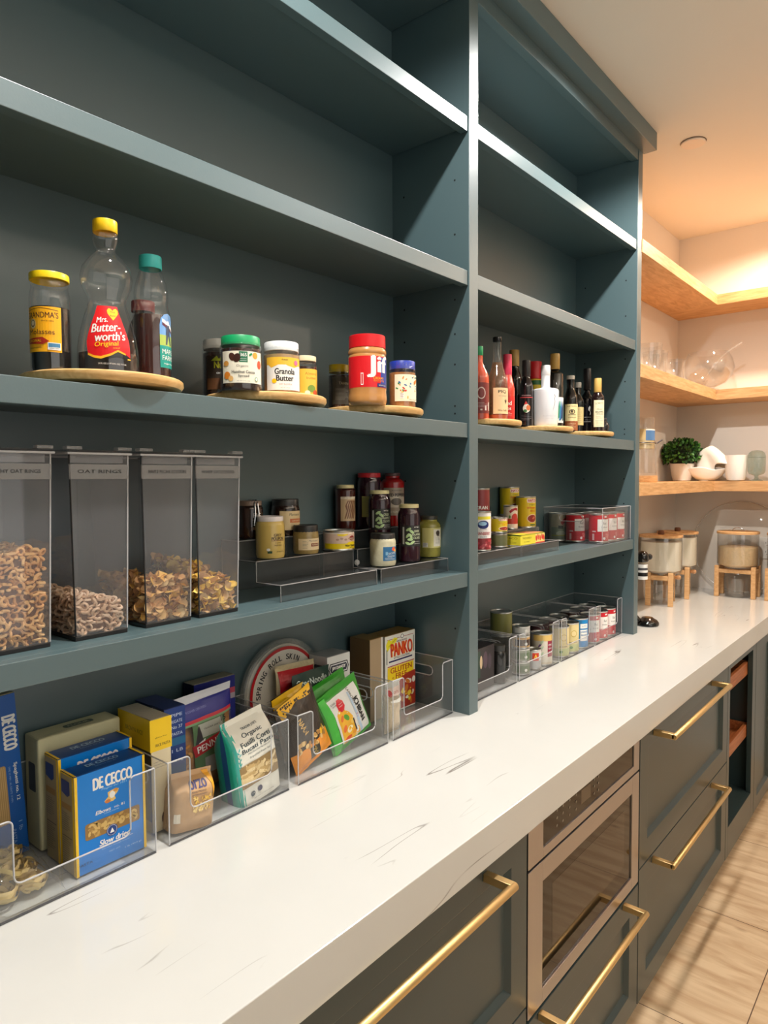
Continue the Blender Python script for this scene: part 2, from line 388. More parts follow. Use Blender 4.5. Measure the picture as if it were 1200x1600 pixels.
# ------------------------------------------------------------------ base cabinets
YF = -.32; FT = .02          # front face plane and door thickness
def shaker(x0, x1, z0, z1, fr=.065, rec=.012, mat=PAINT_BASE):
    """framed door or drawer front with a chamfered recess"""
    m = MB(); xi0, xi1, zi0, zi1 = x0+fr, x1-fr, z0+fr, z1-fr; c = .011
    O = [(x0, z0), (x1, z0), (x1, z1), (x0, z1)]; I = [(xi0, zi0), (xi1, zi0), (xi1, zi1), (xi0, zi1)]; J = [(xi0+c, zi0+c), (xi1-c, zi0+c), (xi1-c, zi1-c), (xi0+c, zi1-c)]
    v = [(x, YF, z) for x, z in O]+[(x, YF, z) for x, z in I]+[(x, YF+rec, z) for x, z in J]+[(x, YF+FT, z) for x, z in O]
    f = []
    for k in range(4):
        k2 = (k+1) % 4; f += [(k, k2, 4+k2, 4+k), (4+k, 4+k2, 8+k2, 8+k), (k, 12+k, 12+k2, k2)]
    f += [(8, 9, 10, 11), (12, 15, 14, 13)]
    return m.add(v, f, mat)
def bar_handle(x0, x1, z, parent, yo=-.38, round_=True):
    m = MB(); h = .007
    m.lathe([(0, 0), (.0075, 0), (.0082, .001), (.0082, x1-x0-.001), (.0075, x1-x0), (0, x1-x0)], BRASS, seg=6 if not round_ else 16, fn=lambda x, y, zz: (x0+zz, yo+x, z+y))
    for xx in (x0+.008, x1-.008): m.box(xx-.008, xx+.008, yo, YF-.0005, z-.008, z+.008, BRASS)
    return m.build('handle', parent, bevel=.001)
def cabinet(name, label, cat, x0, x1, z0=.0, z1=.8385):
    c = thing(name, label, cat, (0, 0, 0))
    t = .018; m = MB()
    m.box(x0+.0005, x0+t, YF+FT+.001, YW-.003, z0+.03, z1, PAINT_BASE).box(x1-t, x1-.0005, YF+FT+.001, YW-.003, z0+.03, z1, PAINT_BASE)
    m.box(x0+t, x1-t, YW-.012, YW-.003, z0+.03, z1, PAINT_BASE).box(x0+t, x1-t, YF+FT+.001, YW-.012, z0+.03, z0+.05, PAINT_BASE).box(x0+t, x1-t, YF+FT+.001, YW-.012, z1-.02, z1, PAINT_BASE)
    m.build('carcass', c)
    MB().box(x0+.0005, x1-.0005, YF+.06, YF+.075, z0+.001, z0+.0295, PAINT_BASE).build('toe_board', c)
    return c
c1 = cabinet('drawer_cabinet', 'dark teal base cabinet left of the microwave with a long brass bar handle', 'cabinet', -1.25, -.275)
d = shaker(-1.248, -.277, .44, .836).build('drawer_front', c1, bevel=.001); bar_handle(-1.10, -.435, .80, d)
d = shaker(-1.248, -.277, .033, .436).build('drawer_front', c1, bevel=.001); bar_handle(-1.10, -.435, .40, d)
c2 = cabinet('microwave_cabinet', 'dark teal base drawer under the steel drawer microwave', 'cabinet', -.273, .389, z1=.398)
d = shaker(-.271, .387, .033, .394).build('drawer_front', c2, bevel=.001); bar_handle(-.235, .283, .40-.045, d) if 0 else bar_handle(-.225, .283, .385, d)
c3 = cabinet('drawer_cabinet', 'dark teal two-drawer base cabinet right of the microwave', 'cabinet', .391, 1.366)
d = shaker(.393, 1.364, .434, .836).build('drawer_front', c3, bevel=.001); bar_handle(.497, 1.137, .803, d)
d = shaker(.393, 1.364, .033, .430).build('drawer_front', c3, bevel=.001); bar_handle(.500, 1.156, .415, d)
# open cabinet with pull-out wooden shelves
c4 = thing('open_cabinet', 'open dark teal base cabinet with two pull-out wooden shelves', 'cabinet')
m = MB(); x0, x1 = 1.368, 1.855
m.box(x0, x0+.02, YF+FT, YW-.003, .03, .8385, PAINT_BASE).box(x1-.02, x1, YF+FT, YW-.003, .03, .8385, PAINT_BASE).box(x0+.02, x1-.02, YW-.02, YW-.003, .03, .8385, PAINT_BASE)
m.box(x0+.02, x1-.02, YF+FT, YW-.02, .03, .15, PAINT_BASE).box(x0+.02, x1-.02, YF+FT, YW-.02, .80, .8385, PAINT_BASE); m.build('carcass', c4)
m = MB(); m.box(x0, x0+.035, YF, YF+FT, .03, .8385, PAINT_BASE).box(x1-.06, x1, YF, YF+FT, .03, .8385, PAINT_BASE).box(x0+.035, x1-.06, YF, YF+FT, .795, .8385, PAINT_BASE).box(x0+.035, x1-.06, YF, YF+FT, .03, .15, PAINT_BASE)
m.build('face_frame', c4, bevel=.001)
MB().box(x0, x1, YF+.015, YF+.03, .001, .0295, PAINT_BASE).build('toe_board', c4)
REDW = wood((150, 84, 44), (190, 116, 68), rough=.45, name='stained_wood')
for zz in (.685, .405):
    m = MB(); a, b = x0+.026, x1-.026; m.box(a, b, YF+.024, YW-.04, zz, zz+.012, REDW).box(a, b, YF+.022, YF+.036, zz-.005, zz+.05, REDW)
    m.box(a, a+.012, YF+.036, YW-.04, zz+.012, zz+.05, REDW).box(b-.012, b, YF+.036, YW-.04, zz+.012, zz+.05, REDW)
    m.build('pull_out_shelf', c4, bevel=.001)
c5 = cabinet('door_cabinet', 'dark teal framed base cabinet at the far end beyond the open cabinet', 'cabinet', 1.857, XW-.002)
shaker(1.859, 2.235, .033, .836, fr=.06).build('door', c5, bevel=.001); shaker(2.239, XW-.004, .033, .836, fr=.06).build('door', c5, bevel=.001)
# drawer microwave
mw = thing('drawer_microwave', 'stainless steel drawer microwave with dark glass window under the counter', 'microwave', (0, 0, 0))
DG = M((20, 14, 10), rough=.05, spec=.35, name='dark_glass'); DG2 = M((52, 42, 32), rough=.04, spec=.45, name='dark_window_glass')
MB().box(-.262, .378, YF+.022, .2, .42, .80, M((40, 40, 40), rough=.6)).build('housing', mw)
m = MB(); x0, x1 = -.270, .386
def frame(m, x0, x1, z0, z1, l, r, b, t, y0, y1, mat):
    m.box(x0, x0+l, y0, y1, z0, z1, mat).box(x1-r, x1, y0, y1, z0, z1, mat).box(x0+l, x1-r, y0, y1, z0, z0+b, mat).box(x0+l, x1-r, y0, y1, z1-t, z1, mat); return m
frame(m, x0, x1, .730, .837, .068, .042, .022, .012, YF, YF+.02, STEEL); pnl = m.build('control_panel', mw, bevel=.001)
m = MB().box(x0+.068, x1-.042, YF+.003, YF+.02, .752, .825, DG); a = Art(); G = M((120, 110, 96), rough=.4); G2 = M((86, 72, 56), rough=.3)
a.rect(.0, .055, .772, .806, G2)
for k, xx in enumerate((-.13, -.10, -.065, -.03, .075, .10)):
    for zz in (.772, .79, .807): a.ell(xx, zz, .004, .0035, G, 8)
a.bake(m, front_map(YF+.003)); m.build('touch_display', pnl)
m = MB(); frame(m, x0, x1, .402, .724, .066, .052, .034, .046, YF, YF+.02, STEEL); dr = m.build('drawer_door', mw, bevel=.001)
m = MB().box(x0+.066, x1-.052, YF+.004, YF+.02, .436, .678, DG); Art().rect(x0+.12, x1-.10, .49, .648, DG2).bake(m, front_map(YF+.004)); m.build('window', dr)
# ------------------------------------------------------------------ packaging helpers
def rnd_rect(x0, x1, y0, y1, r, n=5):
    p = []
    for cx, cy, a in ((x1-r, y1-r, 0), (x0+r, y1-r, PI/2), (x0+r, y0+r, PI), (x1-r, y0+r, 1.5*PI)):
        p += [(cx+r*math.cos(a+PI/2*k/n), cy+r*math.sin(a+PI/2*k/n)) for k in range(n+1)]
    return p
def jar_prof(r, h, rn, hs, foot=.004):
    return [(0, .001), (r*.8, .0), (r*.94, .001), (r, foot+.004), (r, hs), (r*.985, hs+(h-hs)*.18), (rn+(r-rn)*.55, hs+(h-hs)*.42), (rn, hs+(h-hs)*.62), (rn, h)]
def prof_r(prof):
    def f(z):
        for (r0, z0), (r1, z1) in zip(prof, prof[1:]):
            if z1 > z0 and z0 <= z <= z1: return r0+(r1-r0)*(z-z0)/(z1-z0)
        return prof[-1][0]
    return f
def cut(prof, z, k=.95, zb=.002):
    """inner solid of the jar contents up to height z"""
    f = prof_r(prof); o = [(0, zb)]
    for r, zz in prof[1:]:
        if zz < z and r > 0: o.append((r*k, max(zz, zb)))
    o.append((f(z)*k, z)); o.append((0, z)); return o
def lid_mesh(r, z0, z1, mat, knurl=0, seg=48, dome=0):
    m = MB(); h = z1-z0
    pr = [(r*.97, z0), (r, z0+.0008), (r, z1-.0015), (r*.975, z1-.0003), (r*.93, z1), (r*.9, z1-.0008), (0, z1-.0008+dome)]
    fn = None
    if knurl:
        def fn(x, y, z):
            rr = math.hypot(x, y)
            if rr < r*.985 or z > z1-.002: return (x, y, z)
            k = 1+.012*(1 if int(math.atan2(y, x)/(2*PI)*seg+1000) % 2 else -1); return (x*k, y*k, z)
    m.lathe(pr, mat, seg=seg, fn=fn); return m
def face_turn(x, z):
    """how the jars and cans were set down: labels turned towards the aisle entrance"""
    return -.34 if x > .05 else (-.20 if x > -.3 and z < 1.6 else 0)
def jar(name, label, cat, x, y, z, prof, body, lid=None, art=None, rz=0, fill=None, content=None, group=None, seg=44, labz=None, lidname='lid', step=.004, bodyname='body', artname='printed_label', neck=None):
    """prof: outer profile; body: wall material; fill/content: height and material of what it holds; lid: (r, z0, z1, mat, knurl)"""
    t = thing(name, label, cat, (x, y, z), rz+face_turn(x, z), group)
    pr = list(prof)
    if content is None and lid is None: pr.append((0, prof[-1][1]))
    elif content is None: pr.append((0, prof[-1][1]))
    b = MB().lathe(pr, body, seg=seg).build(bodyname, t)
    if content is not None: MB().lathe(cut(prof, fill), content, seg=seg).build('contents', t)
    if lid: lid_mesh(*lid[:4], knurl=(lid[4] if len(lid) > 4 else 0)).build(lidname, t)
    if art:
        m = MB(); art.bake(m, cyl_map(prof_r(prof)), sx=step, sy=None if labz is None else labz); m.build(artname, t, normals=False)
    return t
def can(name, label, x, y, z, r, h, bodym, art=None, rz=0, group=None, cat='can', topm=None, step=.005):
    topm = topm or TIN
    t = thing(name, label, cat, (x, y, z), rz+face_turn(x, z), group)
    MB().lathe([(0, .002), (r*.9, .002), (r*.93, 0), (r, .001), (r, .0035), (r*.975, .005), (r*.975, h-.005), (r, h-.0035), (r, h-.0005), (r*.97, h), (r*.93, h-.001), (r*.92, h-.004), (r*.6, h-.0035), (r*.55, h-.0045), (0, h-.0045)], topm, seg=40).build('tin_body', t)
    MB().lathe([(r*.977, .0052), (r*.978, .0055), (r*.978, h-.0055), (r*.977, h-.0052)], bodym, seg=40).build('paper_wrap', t)
    if art: m = MB(); art.bake(m, cyl_map(r*.979), sx=step); m.build('printed_label', t, normals=False)
    return t
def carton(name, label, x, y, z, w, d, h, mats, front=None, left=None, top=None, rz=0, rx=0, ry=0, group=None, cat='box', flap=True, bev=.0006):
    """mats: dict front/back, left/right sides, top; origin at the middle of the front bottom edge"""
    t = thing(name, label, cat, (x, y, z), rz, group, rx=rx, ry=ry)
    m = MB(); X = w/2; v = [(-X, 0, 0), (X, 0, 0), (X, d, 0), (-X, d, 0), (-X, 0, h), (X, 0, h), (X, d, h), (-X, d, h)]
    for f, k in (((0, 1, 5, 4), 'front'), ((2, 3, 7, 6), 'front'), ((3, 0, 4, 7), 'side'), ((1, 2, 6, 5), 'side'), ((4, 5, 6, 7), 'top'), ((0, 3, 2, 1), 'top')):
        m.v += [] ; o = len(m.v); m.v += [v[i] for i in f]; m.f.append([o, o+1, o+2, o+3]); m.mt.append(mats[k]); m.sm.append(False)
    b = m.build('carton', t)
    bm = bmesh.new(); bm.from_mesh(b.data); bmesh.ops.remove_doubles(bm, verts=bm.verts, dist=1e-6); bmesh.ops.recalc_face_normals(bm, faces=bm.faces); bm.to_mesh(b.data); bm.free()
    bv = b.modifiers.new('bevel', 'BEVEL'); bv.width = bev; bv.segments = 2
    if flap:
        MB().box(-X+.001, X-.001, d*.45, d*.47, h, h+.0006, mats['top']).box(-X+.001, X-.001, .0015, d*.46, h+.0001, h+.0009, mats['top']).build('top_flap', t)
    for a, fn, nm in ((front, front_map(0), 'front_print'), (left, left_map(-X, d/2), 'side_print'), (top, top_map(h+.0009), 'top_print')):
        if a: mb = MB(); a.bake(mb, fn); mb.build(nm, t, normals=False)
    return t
def pouch_surface(w, h, th, seal_t=.012, seal_b=.006, wr=.0016, seed=0, pinch=.06):
    """returns front(x, y, d) and back(x, y, d) for a filled pouch standing upright"""
    def thick(u, v):
        y = v*h
        e = max(0., 1-abs(2*u-1)**2.6)**.55
        yb = max(0., min(1., (y-seal_b)/(h*.18))); yt = max(0., min(1., (h-seal_t-y)/(h*.30)))
        return th/2*e*(math.sin(yb*PI/2)**.7)*(math.sin(yt*PI/2)**.9)
    def side(sgn):
        def fn(x, y, d):
            u = min(1, max(0, x/w+.5)); v = min(1, max(0, y/h))
            nz = noise.noise(Vector((u*3.1+seed*7.3, v*3.4, seed*1.7)))*1.6+noise.noise(Vector((u*9+seed, v*9, seed)))*.7
            env = max(0, 1-abs(2*u-1)**4)
            t = thick(u, v)+wr*nz*(.5+.5*env)*(1 if sgn < 0 else .7)
            xx = x*(1-pinch*math.sin(PI*v)*.6)
            return (xx, sgn*(max(t, .0006)+d)+ .0012*math.sin(v*40+u*5+seed)*(1 if v > 1-seal_t/h*1.4 else 0), y)
        return fn
    return side(-1), side(1)
def pouch(name, label, x, y, z, w, h, th, film, art=None, rz=0, rx=0, ry=0, group=None, cat='bag', seed=0, wr=.0016, seal_t=.012, content=None, back=None, n=(22, 26), sealm=None, cfill=.8, step=.006):
    t = thing(name, label, cat, (x, y, z), rz, group, rx=rx, ry=ry)
    F, B = pouch_surface(w, h, th, seal_t, wr=wr, seed=seed); m = MB(); nx, ny = n
    for fn, mat in ((F, film), (B, back or film)):
        vs = [fn((i/nx-.5)*w, j/ny*h, 0) for j in range(ny+1) for i in range(nx+1)]
        m.add(vs, [(j*(nx+1)+i, j*(nx+1)+i+1, (j+1)*(nx+1)+i+1, (j+1)*(nx+1)+i) for j in range(ny) for i in range(nx)], mat, True)
    o = m.build('film', t, normals=False)
    bm = bmesh.new(); bm.from_mesh(o.data); bmesh.ops.remove_doubles(bm, verts=bm.verts, dist=.0013) if False else None
    bmesh.ops.recalc_face_normals(bm, faces=bm.faces); bm.to_mesh(o.data); bm.free()
    if content:
        F2, B2 = pouch_surface(w*.93, h*cfill, th*.82, .004, wr=wr*1.8, seed=seed+3); m = MB()
        for fn in (F2, B2):
            vs = [fn((i/nx-.5)*w*.93, j/ny*h*cfill, 0) for j in range(ny+1) for i in range(nx+1)]; vs = [(a, b, c+.003) for a, b, c in vs]
            m.add(vs, [(j*(nx+1)+i, j*(nx+1)+i+1, (j+1)*(nx+1)+i+1, (j+1)*(nx+1)+i) for j in range(ny) for i in range(nx)], content, True)
        m.build('contents', t, normals=False)
    if art: m = MB(); art.bake(m, lambda x, y, d: F(x, y, d+.0004+wr*.25), sx=step, sy=step); m.build('printed_art', t, normals=False)
    return t
def outline_mesh(loops, th, mat):
    """flat sheet with holes, thickness th centred on 0, in the local xy plane"""
    c = bpy.data.curves.new('s', 'CURVE'); c.dimensions = '2D'; c.fill_mode = 'BOTH'; c.extrude = th/2
    for lp in loops:
        s = c.splines.new('POLY'); s.points.add(len(lp)-1); s.use_cyclic_u = True
        for p, q in zip(s.points, lp): p.co = (q[0], q[1], 0, 1)
    o = bpy.data.objects.new('s', c); me = o.to_mesh(); v = [tuple(p.co) for p in me.vertices]; f = [tuple(p.vertices) for p in me.polygons]
    o.to_mesh_clear(); bpy.data.objects.remove(o); bpy.data.curves.remove(c)
    return v, f

C_ = lambda *a, **k: M(tuple(a), rough=k.get('r', .38), coat=k.get('c', 0), name='printed_ink')
WHT = C_(240, 238, 232); BLK = C_(22, 20, 20); RED = C_(206, 26, 32); YEL = C_(250, 200, 24); CRM = C_(236, 226, 192); NAVY = C_(24, 38, 110); GRN = C_(20, 140, 84); ORG = C_(236, 140, 36); GRY = C_(130, 126, 120); BRN = C_(84, 42, 24)

# ------------------------------------------------------------------ turntables on the third shelf
TZ = ZS['C']
def turntable(x, y, r, label):
    t = thing('turntable', label, 'turntable', (x, y, TZ), 0, 'round wooden turntables on the third shelf')
    MB().lathe([(0, .0005), (r*.55, .0), (r*.56, .001), (r*.56, .007), (0, .007)], M((60, 60, 60), rough=.5), seg=40).build('bearing_base', t)
    MB().lathe([(0, .0072), (r*.90, .0072), (r*.97, .0095), (r, .0155), (r*.995, .0225), (r*.975, .0245), (r*.95, .0240), (r*.93, .0215), (0, .0215)], BAMBOO, seg=72).build('tray', t)
TT = [(-.946, .119, .1290, 'light bamboo turntable under the syrup bottles at the left'), (-.590, .122, .1265, 'light bamboo turntable under the nut spread jars'), (-.246, .122, .124, 'light bamboo turntable under the peanut butter jars'),
      (.250, .122, .124, 'light bamboo turntable under the hot sauce bottles, just right of the divider'), (.612, .122, .1225, 'light bamboo turntable under the white vinegar bottle'), (.970, .122, .122, 'light bamboo turntable at the right end under the small oil bottles')]
for a in TT: turntable(*a)
TZ += .0218

# -- syrups
MOL = M((16, 10, 8), rough=.08, coat=.5, name='molasses'); SYR = M((26, 11, 8), rough=.08, coat=.5, name='dark_syrup'); SYR2 = M((62, 24, 18), rough=.12, coat=.4, name='red_brown_syrup')
p = jar_prof(.0295, .140, .0265, .112)
a = Art().rect(-.030, .030, .030, .098, C_(252, 178, 20)).text("GRANDMA'S", 0, .0855, .052, .009, BRN, bold=.01).poly([(-.026, .093), (0, .0965), (.026, .093), (.026, .0922), (0, .0957), (-.026, .0922)], BRN)
a.ell(-.013, .0725, .0055, .0075, C_(230, 210, 160)).ell(-.013, .073, .0042, .0058, C_(120, 96, 60)).ell(-.013, .0735, .003, .004, C_(226, 206, 170)).text('SINCE 1890', .010, .0765, .018, .002, BRN).text('Molasses', 0, .060, .040, .0075, BRN)
a.poly([(-.027, .050), (.003, .052), (.012, .046), (.003, .041), (-.027, .043)], C_(170, 40, 20)).text('ORIGINAL', -.011, .0468, .024, .004, YEL).rect(.010, .028, .033, .044, WHT).rect(.011, .027, .037, .043, C_(70, 130, 170)).text('NON GMO', .019, .0352, .014, .0018, BLK).text('UNSULPHURED', -.010, .036, .024, .0022, BRN)
jar('molasses_jar', 'molasses jar with a yellow lid and orange label at the turntable\'s left end', 'jar', -1.042, .10, TZ, p, GLASS, (.0285, .142, .153, C_(240, 206, 20), 1), a, rz=-.92, fill=.100, content=MOL)
# figure-like curvy syrup bottle, oval in plan
bp = [(0, 0), (.040, 0), (.0455, .004), (.0462, .014), (.0458, .040), (.043, .060), (.037, .085), (.030, .108), (.0275, .116), (.030, .124), (.0375, .140), (.0395, .154), (.036, .170), (.026, .184), (.0165, .193), (.0145, .199), (.0175, .206), (.0195, .214), (.0185, .224), (.0160, .230)]
t = thing('syrup_bottle', 'tall clear curvy syrup bottle with a yellow cap and a red label', 'bottle', (-.972, .056, TZ), -.50)
sq = lambda x, y, z: (x, y*.78, z)
MB().lathe(bp, GLASS, seg=56, fn=sq).build('bottle', t)
MB().lathe(cut(bp, .034, .955), SYR, seg=56, fn=sq).build('syrup', t)
rr = prof_r(bp)
def bw_map(x, y, d):
    r = rr(y)+d; ang = x/.044; return (r*math.sin(ang), -(r*math.cos(ang))*.78, y)
def arc_pts(pts): return pts
a = Art().poly([(-.030, .030), (-.033, .050), (-.030, .070), (-.024, .092), (-.0215, .106), (.0215, .106), (.024, .092), (.030, .070), (.034, .050), (.034, .026), (.026, .031), (.014, .036), (.004, .030), (-.010, .025), (-.020, .026)], C_(222, 24, 30))
a.poly([(-.030, .0315), (-.020, .027), (-.010, .026), (.004, .031), (.014, .037), (.026, .032), (.026, .0295), (.014, .034), (.004, .0275), (-.010, .022), (-.020, .0235), (-.030, .028)], C_(250, 190, 40)).rect(.029, .0345, .0225, .0245, C_(250, 190, 40))
a.poly([(.010, .083), (.0205, .094), (.0215, .099), (.018, .1025), (.0135, .1015), (.0105, .0985), (.0075, .1015), (.003, .1025), (-.0005, .099), (.0005, .094)], YEL).text('Thick', .0105, .0965, .010, .0032, BLK).text('Rich!', .0105, .0905, .010, .0030, BLK)
a.text('Mrs.', -.0085, .0835, .0195, .0085, WHT, rot=.10, shear=.2, bold=.02).text('Butter-', -.002, .0715, .047, .0135, WHT, rot=.10, shear=.2, bold=.02).text('worth\'s', .004, .0575, .047, .0135, WHT, rot=.10, shear=.2, bold=.02)
a.text('Original', -.002, .0445, .034, .0095, YEL, rot=.10, shear=.2, bold=.01).text('SYRUP', .012, .0395, .010, .002, YEL, rot=.1).text('24 FL OZ (1 PT 8 FL OZ) 710 mL', .006, .0145, .040, .0032, WHT)
mb = MB(); a.bake(mb, bw_map, sx=.004, sy=.006); mb.build('printed_label', t, normals=False)
lid_mesh(.0185, .2245, .2435, C_(240, 196, 20), 1).build('cap', t)
# teal cap bottle
bp2 = [(0, 0), (.026, 0), (.0305, .004), (.0315, .010), (.0315, .118), (.030, .128), (.0272, .138), (.0285, .148), (.0288, .158), (.026, .174), (.021, .190), (.0180, .198), (.0178, .210)]
a = Art().poly([(-.019, .028)] + [(-.019, .10), (-.0165, .112), (-.010, .119), (0, .122), (.010, .119), (.0165, .112), (.019, .10), (.019, .028)], C_(110, 160, 214))
a.rect(-.019, .019, .066, .084, C_(170, 190, 90)).rect(-.019, .019, .028, .066, C_(30, 150, 136)).poly([(-.014, .112), (.016, .098), (.016, .090), (-.014, .104)], WHT).poly([(-.014, .106), (.016, .092), (.016, .088), (-.014, .101)], C_(90, 30, 60))
a.poly([(-.004, .104), (.003, .102), (.004, .086), (.008, .068), (.004, .068), (.000, .084), (-.004, .068), (-.007, .068), (-.006, .088)], C_(40, 60, 90)).ell(-.001, .105, .003, .004, C_(230, 230, 230)).text('MAPLE', 0, .056, .030, .008, WHT).text('FARMS', 0, .045, .030, .008, WHT).text('sugar free', 0, .035, .024, .0035, WHT)
jar('syrup_bottle', 'clear plastic bottle with a teal cap half full of red-brown syrup', 'bottle', -.867, .098, TZ, bp2, GLASS, (.0190, .200, .222, C_(70, 205, 205), 1), a, rz=.46, fill=.118, content=SYR2, lidname='cap')
jar('syrup_bottle', 'dark brown bottle with a dull red label hidden behind the curvy syrup bottle', 'bottle', -.826, .192, TZ, [(0, 0), (.026, 0), (.030, .006), (.030, .10), (.026, .122), (.018, .138), (.016, .15)], SYR, (.021, .148, .168, C_(176, 84, 86)), Art().rect(-.030, .030, .05, .095, C_(120, 50, 52)), rz=-.5, lidname='cap')

# -- nut spreads
CHOC = M((58, 30, 20), rough=.25, coat=.4, name='chocolate_spread'); PB = M((186, 128, 66), rough=.3, coat=.4, name='peanut_butter'); GRAN = M((186, 146, 98), rough=.35, coat=.4, name='granola_butter')
def spread(name, label, x, y, r, h, content, lidc, art, rz, hs=.80, lidr=.93, lidh=.17, seed=1, zf=.93, knurl=1, rn=.90):
    p = jar_prof(r, h*.96, r*rn, h*hs)
    return jar(name, label, 'jar', x, y, TZ, p, GLASS, (r*lidr, h*(1-lidh), h, lidc, knurl), art, rz=rz, fill=h*zf*.82, content=content)
a = Art().rect(-.044, .044, .014, .073, C_(238, 232, 212)).rect(-.008, .008, .052, .072, C_(24, 110, 74)).text('365', 0, .066, .0125, .006, WHT, bold=.02).text('WHOLE FOODS', 0, .0585, .012, .0018, WHT).rect(-.006, .006, .0545, .0552, WHT)
a.ell(-.021, .062, .006, .008, C_(70, 34, 24), rot=.5).ell(-.012, .060, .0065, .0085, C_(56, 26, 18), rot=-.4).ell(.024, .066, .006, .006, C_(236, 160, 60)).ell(.035, .050, .006, .008, C_(206, 80, 50)).ell(.014, .067, .004, .002, GRN, rot=.6).ell(-.034, .050, .006, .005, C_(210, 150, 70)).ell(-.032, .028, .007, .007, C_(220, 130, 40)).ell(-.024, .022, .005, .005, C_(230, 180, 110))
a.text('Organic', -.002, .045, .022, .0055, GRY, shear=.1).text('Hazelnut Cocoa', 0, .0345, .044, .0055, BLK, bold=.01).text('Spread', 0, .0265, .020, .0055, BLK, bold=.01).ell(.026, .022, .0038, .0038, GRN).ell(.026, .022, .0028, .0028, WHT).text('NET WT 13 OZ (368g)', 0, .0175, .024, .0018, GRY)
spread('hazelnut_spread_jar', 'squat chocolate hazelnut spread jar with a green lid', -.697, .068, .0392, .104, CHOC, C_(18, 152, 92), a, -.55, rn=.86)
a = Art().rect(-.040, .040, .012, .077, WHT).rect(-.040, .040, .062, .077, C_(244, 190, 60)).poly([(-.040, .066), (-.028, .056), (-.018, .060), (-.006, .066), (.006, .060), (.020, .057), (.034, .062), (.040, .060), (.040, .064), (-.040, .068)], C_(244, 190, 60))
a.text('Kween', 0, .072, .012, .0028, BLK, bold=.02).text('Granola', 0, .049, .042, .0115, BLK, bold=.02).text('Butter', 0, .0355, .036, .0110, BLK, bold=.02).ell(-.022, .030, .005, .0045, YEL).ell(.025, .067, .005, .005, C_(216, 100, 150)).text('OAT BLONDIE', .001, .0235, .026, .0028, C_(190, 110, 120)).text('NET WT 10 OZ', 0, .0165, .018, .0018, GRY)
spread('granola_butter_jar', 'white-lidded granola butter jar with a white and yellow label', -.587, .075, .0372, .110, GRAN, C_(236, 236, 236), a, -.55, rn=.92)
a = Art().rect(-.030, .030, .012, .078, C_(52, 40, 30)).text('Nuttzo', .006, .060, .040, .013, C_(200, 196, 40), bold=.02).poly([(-.02, .068), (-.008, .078), (-.004, .072), (.004, .080), (.008, .072), (.018, .076), (.014, .068)], C_(190, 200, 40)).text('organic', .006, .044, .030, .006, WHT).rect(-.030, .030, .012, .034, C_(96, 60, 34))
spread('nut_butter_jar', 'dark nut butter jar with a white lid half hidden behind the green-lidded jar', -.675, .160, .036, .113, CHOC, C_(232, 232, 230), a, -.62)
a = Art().rect(-.028, .028, .010, .070, C_(240, 190, 70)).text('Almond', .0, .060, .030, .006, C_(180, 120, 30)).text('butter', .0, .051, .024, .005, C_(180, 120, 30)).ell(0, .028, .010, .008, C_(120, 150, 60)).ell(.010, .020, .007, .006, C_(206, 80, 40)).ell(-.010, .019, .006, .005, C_(240, 230, 200))
spread('nut_butter_jar', 'small nut butter jar with a cream lid, right of the granola butter', -.492, .105, .0255, .099, CHOC, C_(222, 206, 168), a, -.2, lidh=.12)
# -- peanut butters
a = Art().rect(-.070, .070, .040, .110, C_(214, 24, 34)).rect(.020, .050, .048, .108, C_(30, 60, 150)).text('Jif', .016, .086, .060, .048, WHT, bold=.05).text('CREAMY', .015, .0605, .030, .0055, C_(250, 170, 40), bold=.02).text('PEANUT BUTTER', .016, .0545, .030, .004, C_(240, 140, 40), bold=.01)
a.rect(.010, .050, .041, .049, C_(30, 40, 110)).text('NET WT 16 OZ', .026, .045, .024, .003, WHT).rect(-.028, -.022, .045, .072, WHT).rect(-.027, -.023, .047, .070, C_(214, 60, 60)).rect(.050, .060, .040, .105, C_(40, 140, 70))
jp = [(0, 0), (.036, 0), (.0425, .005), (.0445, .012), (.0445, .022), (.043, .034), (.0438, .037), (.0438, .112), (.0425, .116), (.0445, .120), (.0440, .126), (.0405, .131), (.0405, .142)]
t = jar('peanut_butter_jar', 'large peanut butter jar with a red lid and a red label', 'jar', -.336, .062, TZ, jp, M((196, 138, 78), rough=.25, coat=.6, bump=.3, scale=30, name='peanut_butter_in_plastic'), (.0420, .131, .160, C_(206, 20, 30), 1), a, rz=-.55)
a = Art().rect(-.038, .038, .020, .084, C_(240, 232, 206)); rnd = random.Random(5)
for k in range(26):
    cc = rnd.choice([C_(214, 140, 60), C_(60, 120, 170), C_(90, 160, 190), C_(206, 60, 50), C_(60, 140, 90), C_(236, 180, 70)]); a.ell(rnd.uniform(-.034, .034), rnd.uniform(.026, .079), rnd.uniform(.002, .0042), rnd.uniform(.0015, .0022), cc, 10, rnd.uniform(0, 3))
a.ell(.018, .066, .006, .0042, C_(206, 130, 50), rot=.7).ell(.023, .070, .004, .003, C_(206, 130, 50), rot=.7).rect(-.024, -.014, .026, .040, WHT).lines(-.0235, -.0145, .039, 6, .002, BLK).text('Nut Butter', .012, .024, .026, .003, GRY)
spread('peanut_butter_jar', 'smaller peanut butter jar with a blue lid and a cream label with tiny drawings', -.208, .060, .0335, .118, M((170, 116, 64), rough=.3, coat=.4, var=.4, scale=120, name='crunchy_nut_butter'), C_(36, 60, 168), a, -.35, rn=.93)
a = Art().rect(-.026, .026, .012, .078, C_(70, 66, 58)).text('TAHINI', .004, .062, .026, .006, C_(200, 196, 170)).lines(-.018, .020, .050, 10, .003, C_(150, 146, 130))
spread('spread_jar', 'small dark jar with a yellow lid standing left behind the red-lidded jar', -.322, .165, .0262, .108, CHOC, C_(214, 186, 20), a, -.5)
